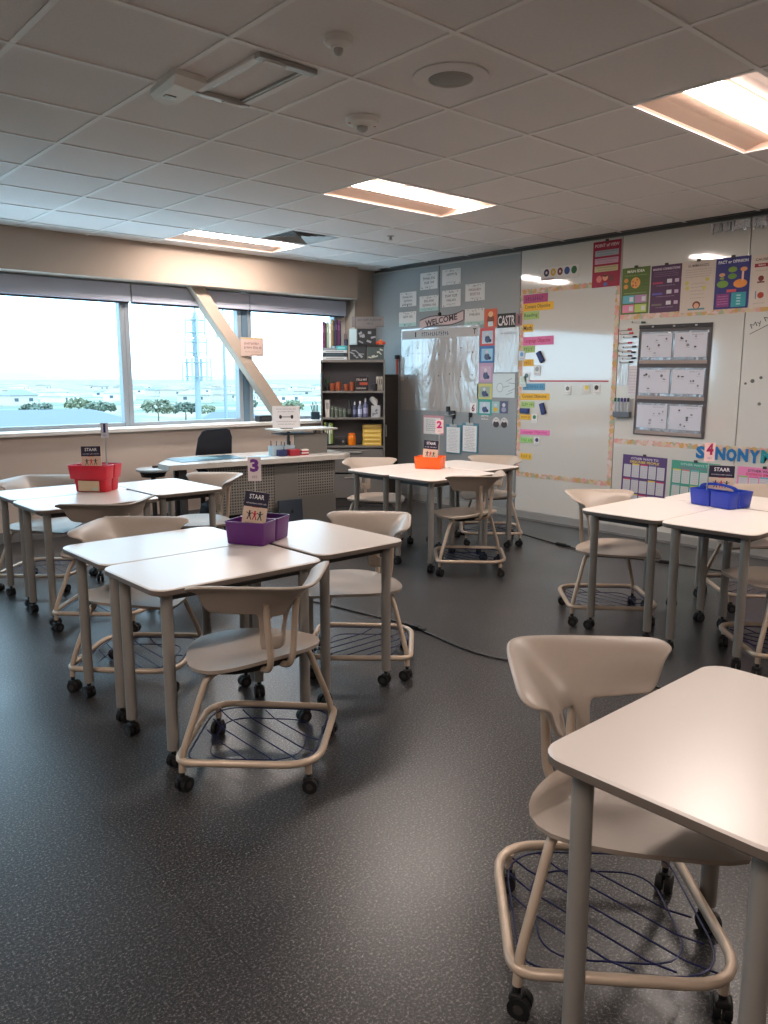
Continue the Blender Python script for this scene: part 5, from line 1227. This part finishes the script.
for k, (u, d_, h, r_, lb) in enumerate([(.115, 225, 4.6, 4.0, 'round tree at the far left edge of the window view'), (.0, 0, 0, 0, ''), (.31, 235, 4.8, 4.2, 'round tree above the left end of the big blue grey roof'), (.352, 262, 5.4, 4.2, 'broad tree right of the round one behind the big roof'), (.375, 238, 4.8, 4.2, 'tree behind the right half of the big roof'),
        (.435, 215, 6.0, 4.0, 'tallest tree in the middle window'), (.464, 228, 4.8, 4.0, 'broad tree left of the antenna tower'), (.487, 225, 4.2, 2.4, 'slim tree just left of the antenna tower'), (.530, 268, 4.8, 3.2, 'tree between the antenna tower and the thin mast'),
        (.452, 110, 3.6, 2.6, 'low flat topped tree near the middle roof'), (.503, 122, 3.4, 3.0, 'bright green bush at the foot of the antenna tower'), (.575, 250, 4.6, 4.0, 'tree behind the window brace'), (.63, 220, 4.6, 4.6, 'left tree in the right window'), (.70, 225, 5.0, 4.8, 'right tree in the right window')]):
    if not lb: continue
    s_ = math.sqrt(1 - u * u); tree(u * d_, s_ * d_, h, r_, (126, 146, 72) if 'bright' in lb else TC[k % 4], lb, k)
def tower(x, y, ztop, rb, rt, levels, label):
    t = empty('antenna_tower', (x, y, GZ), R(-28), label, 'tower'); H = ztop - GZ; m_t = C(122, 134, 142)
    f = MB(); f.cyl((0, 0, 0), (0, 0, H - 1.2), rb, m_t, 14, rt); f.build('mast', t)
    f = MB(); f.cyl((0, 0, H - 1.2), (0, 0, H), .05, m_t, 8); f.build('lightning_rod', t)
    for (dz, w, hh, na) in levels:
        f = MB()
        for zz_ in (-hh * .3, hh * .3):
            f.tube([(w * math.cos(a), w * math.sin(a), H + dz + zz_) for a in [R(30 + 120 * j) for j in range(3)]], .05, m_t, 6, True)
            for j in range(3): a = R(30 + 120 * j); f.cyl((0, 0, H + dz + zz_), (w * math.cos(a), w * math.sin(a), H + dz + zz_), .05, m_t, 6)
        f.build('platform', t)
        for j in range(na):
            a = R(360 * j / na + 12); f = MB(); f.box((w * 1.0 * math.cos(a), w * 1.0 * math.sin(a), H + dz), (.10, .20, hh), C(150, 166, 172), .02, a); f.build('antenna', t)
dt = Vector((.478, .879)) * 60
tower(dt.x, dt.y, 7.4, .34, .13, [(-2.2, .70, 1.5, 4), (-3.7, .78, 1.3, 4), (-5.3, 1.05, 1.7, 6)], 'tall antenna tower with three rings of antennas outside the middle window')
dt = Vector((.5065, .862)) * 62  # solid mast in place of the tower's ghost reflection in the glazing
tower(dt.x, dt.y, 6.9, .17, .10, [(-1.9, .5, 1.3, 4)], 'thin mast standing in for the ghost reflection of the antenna tower, half hidden by the window brace')
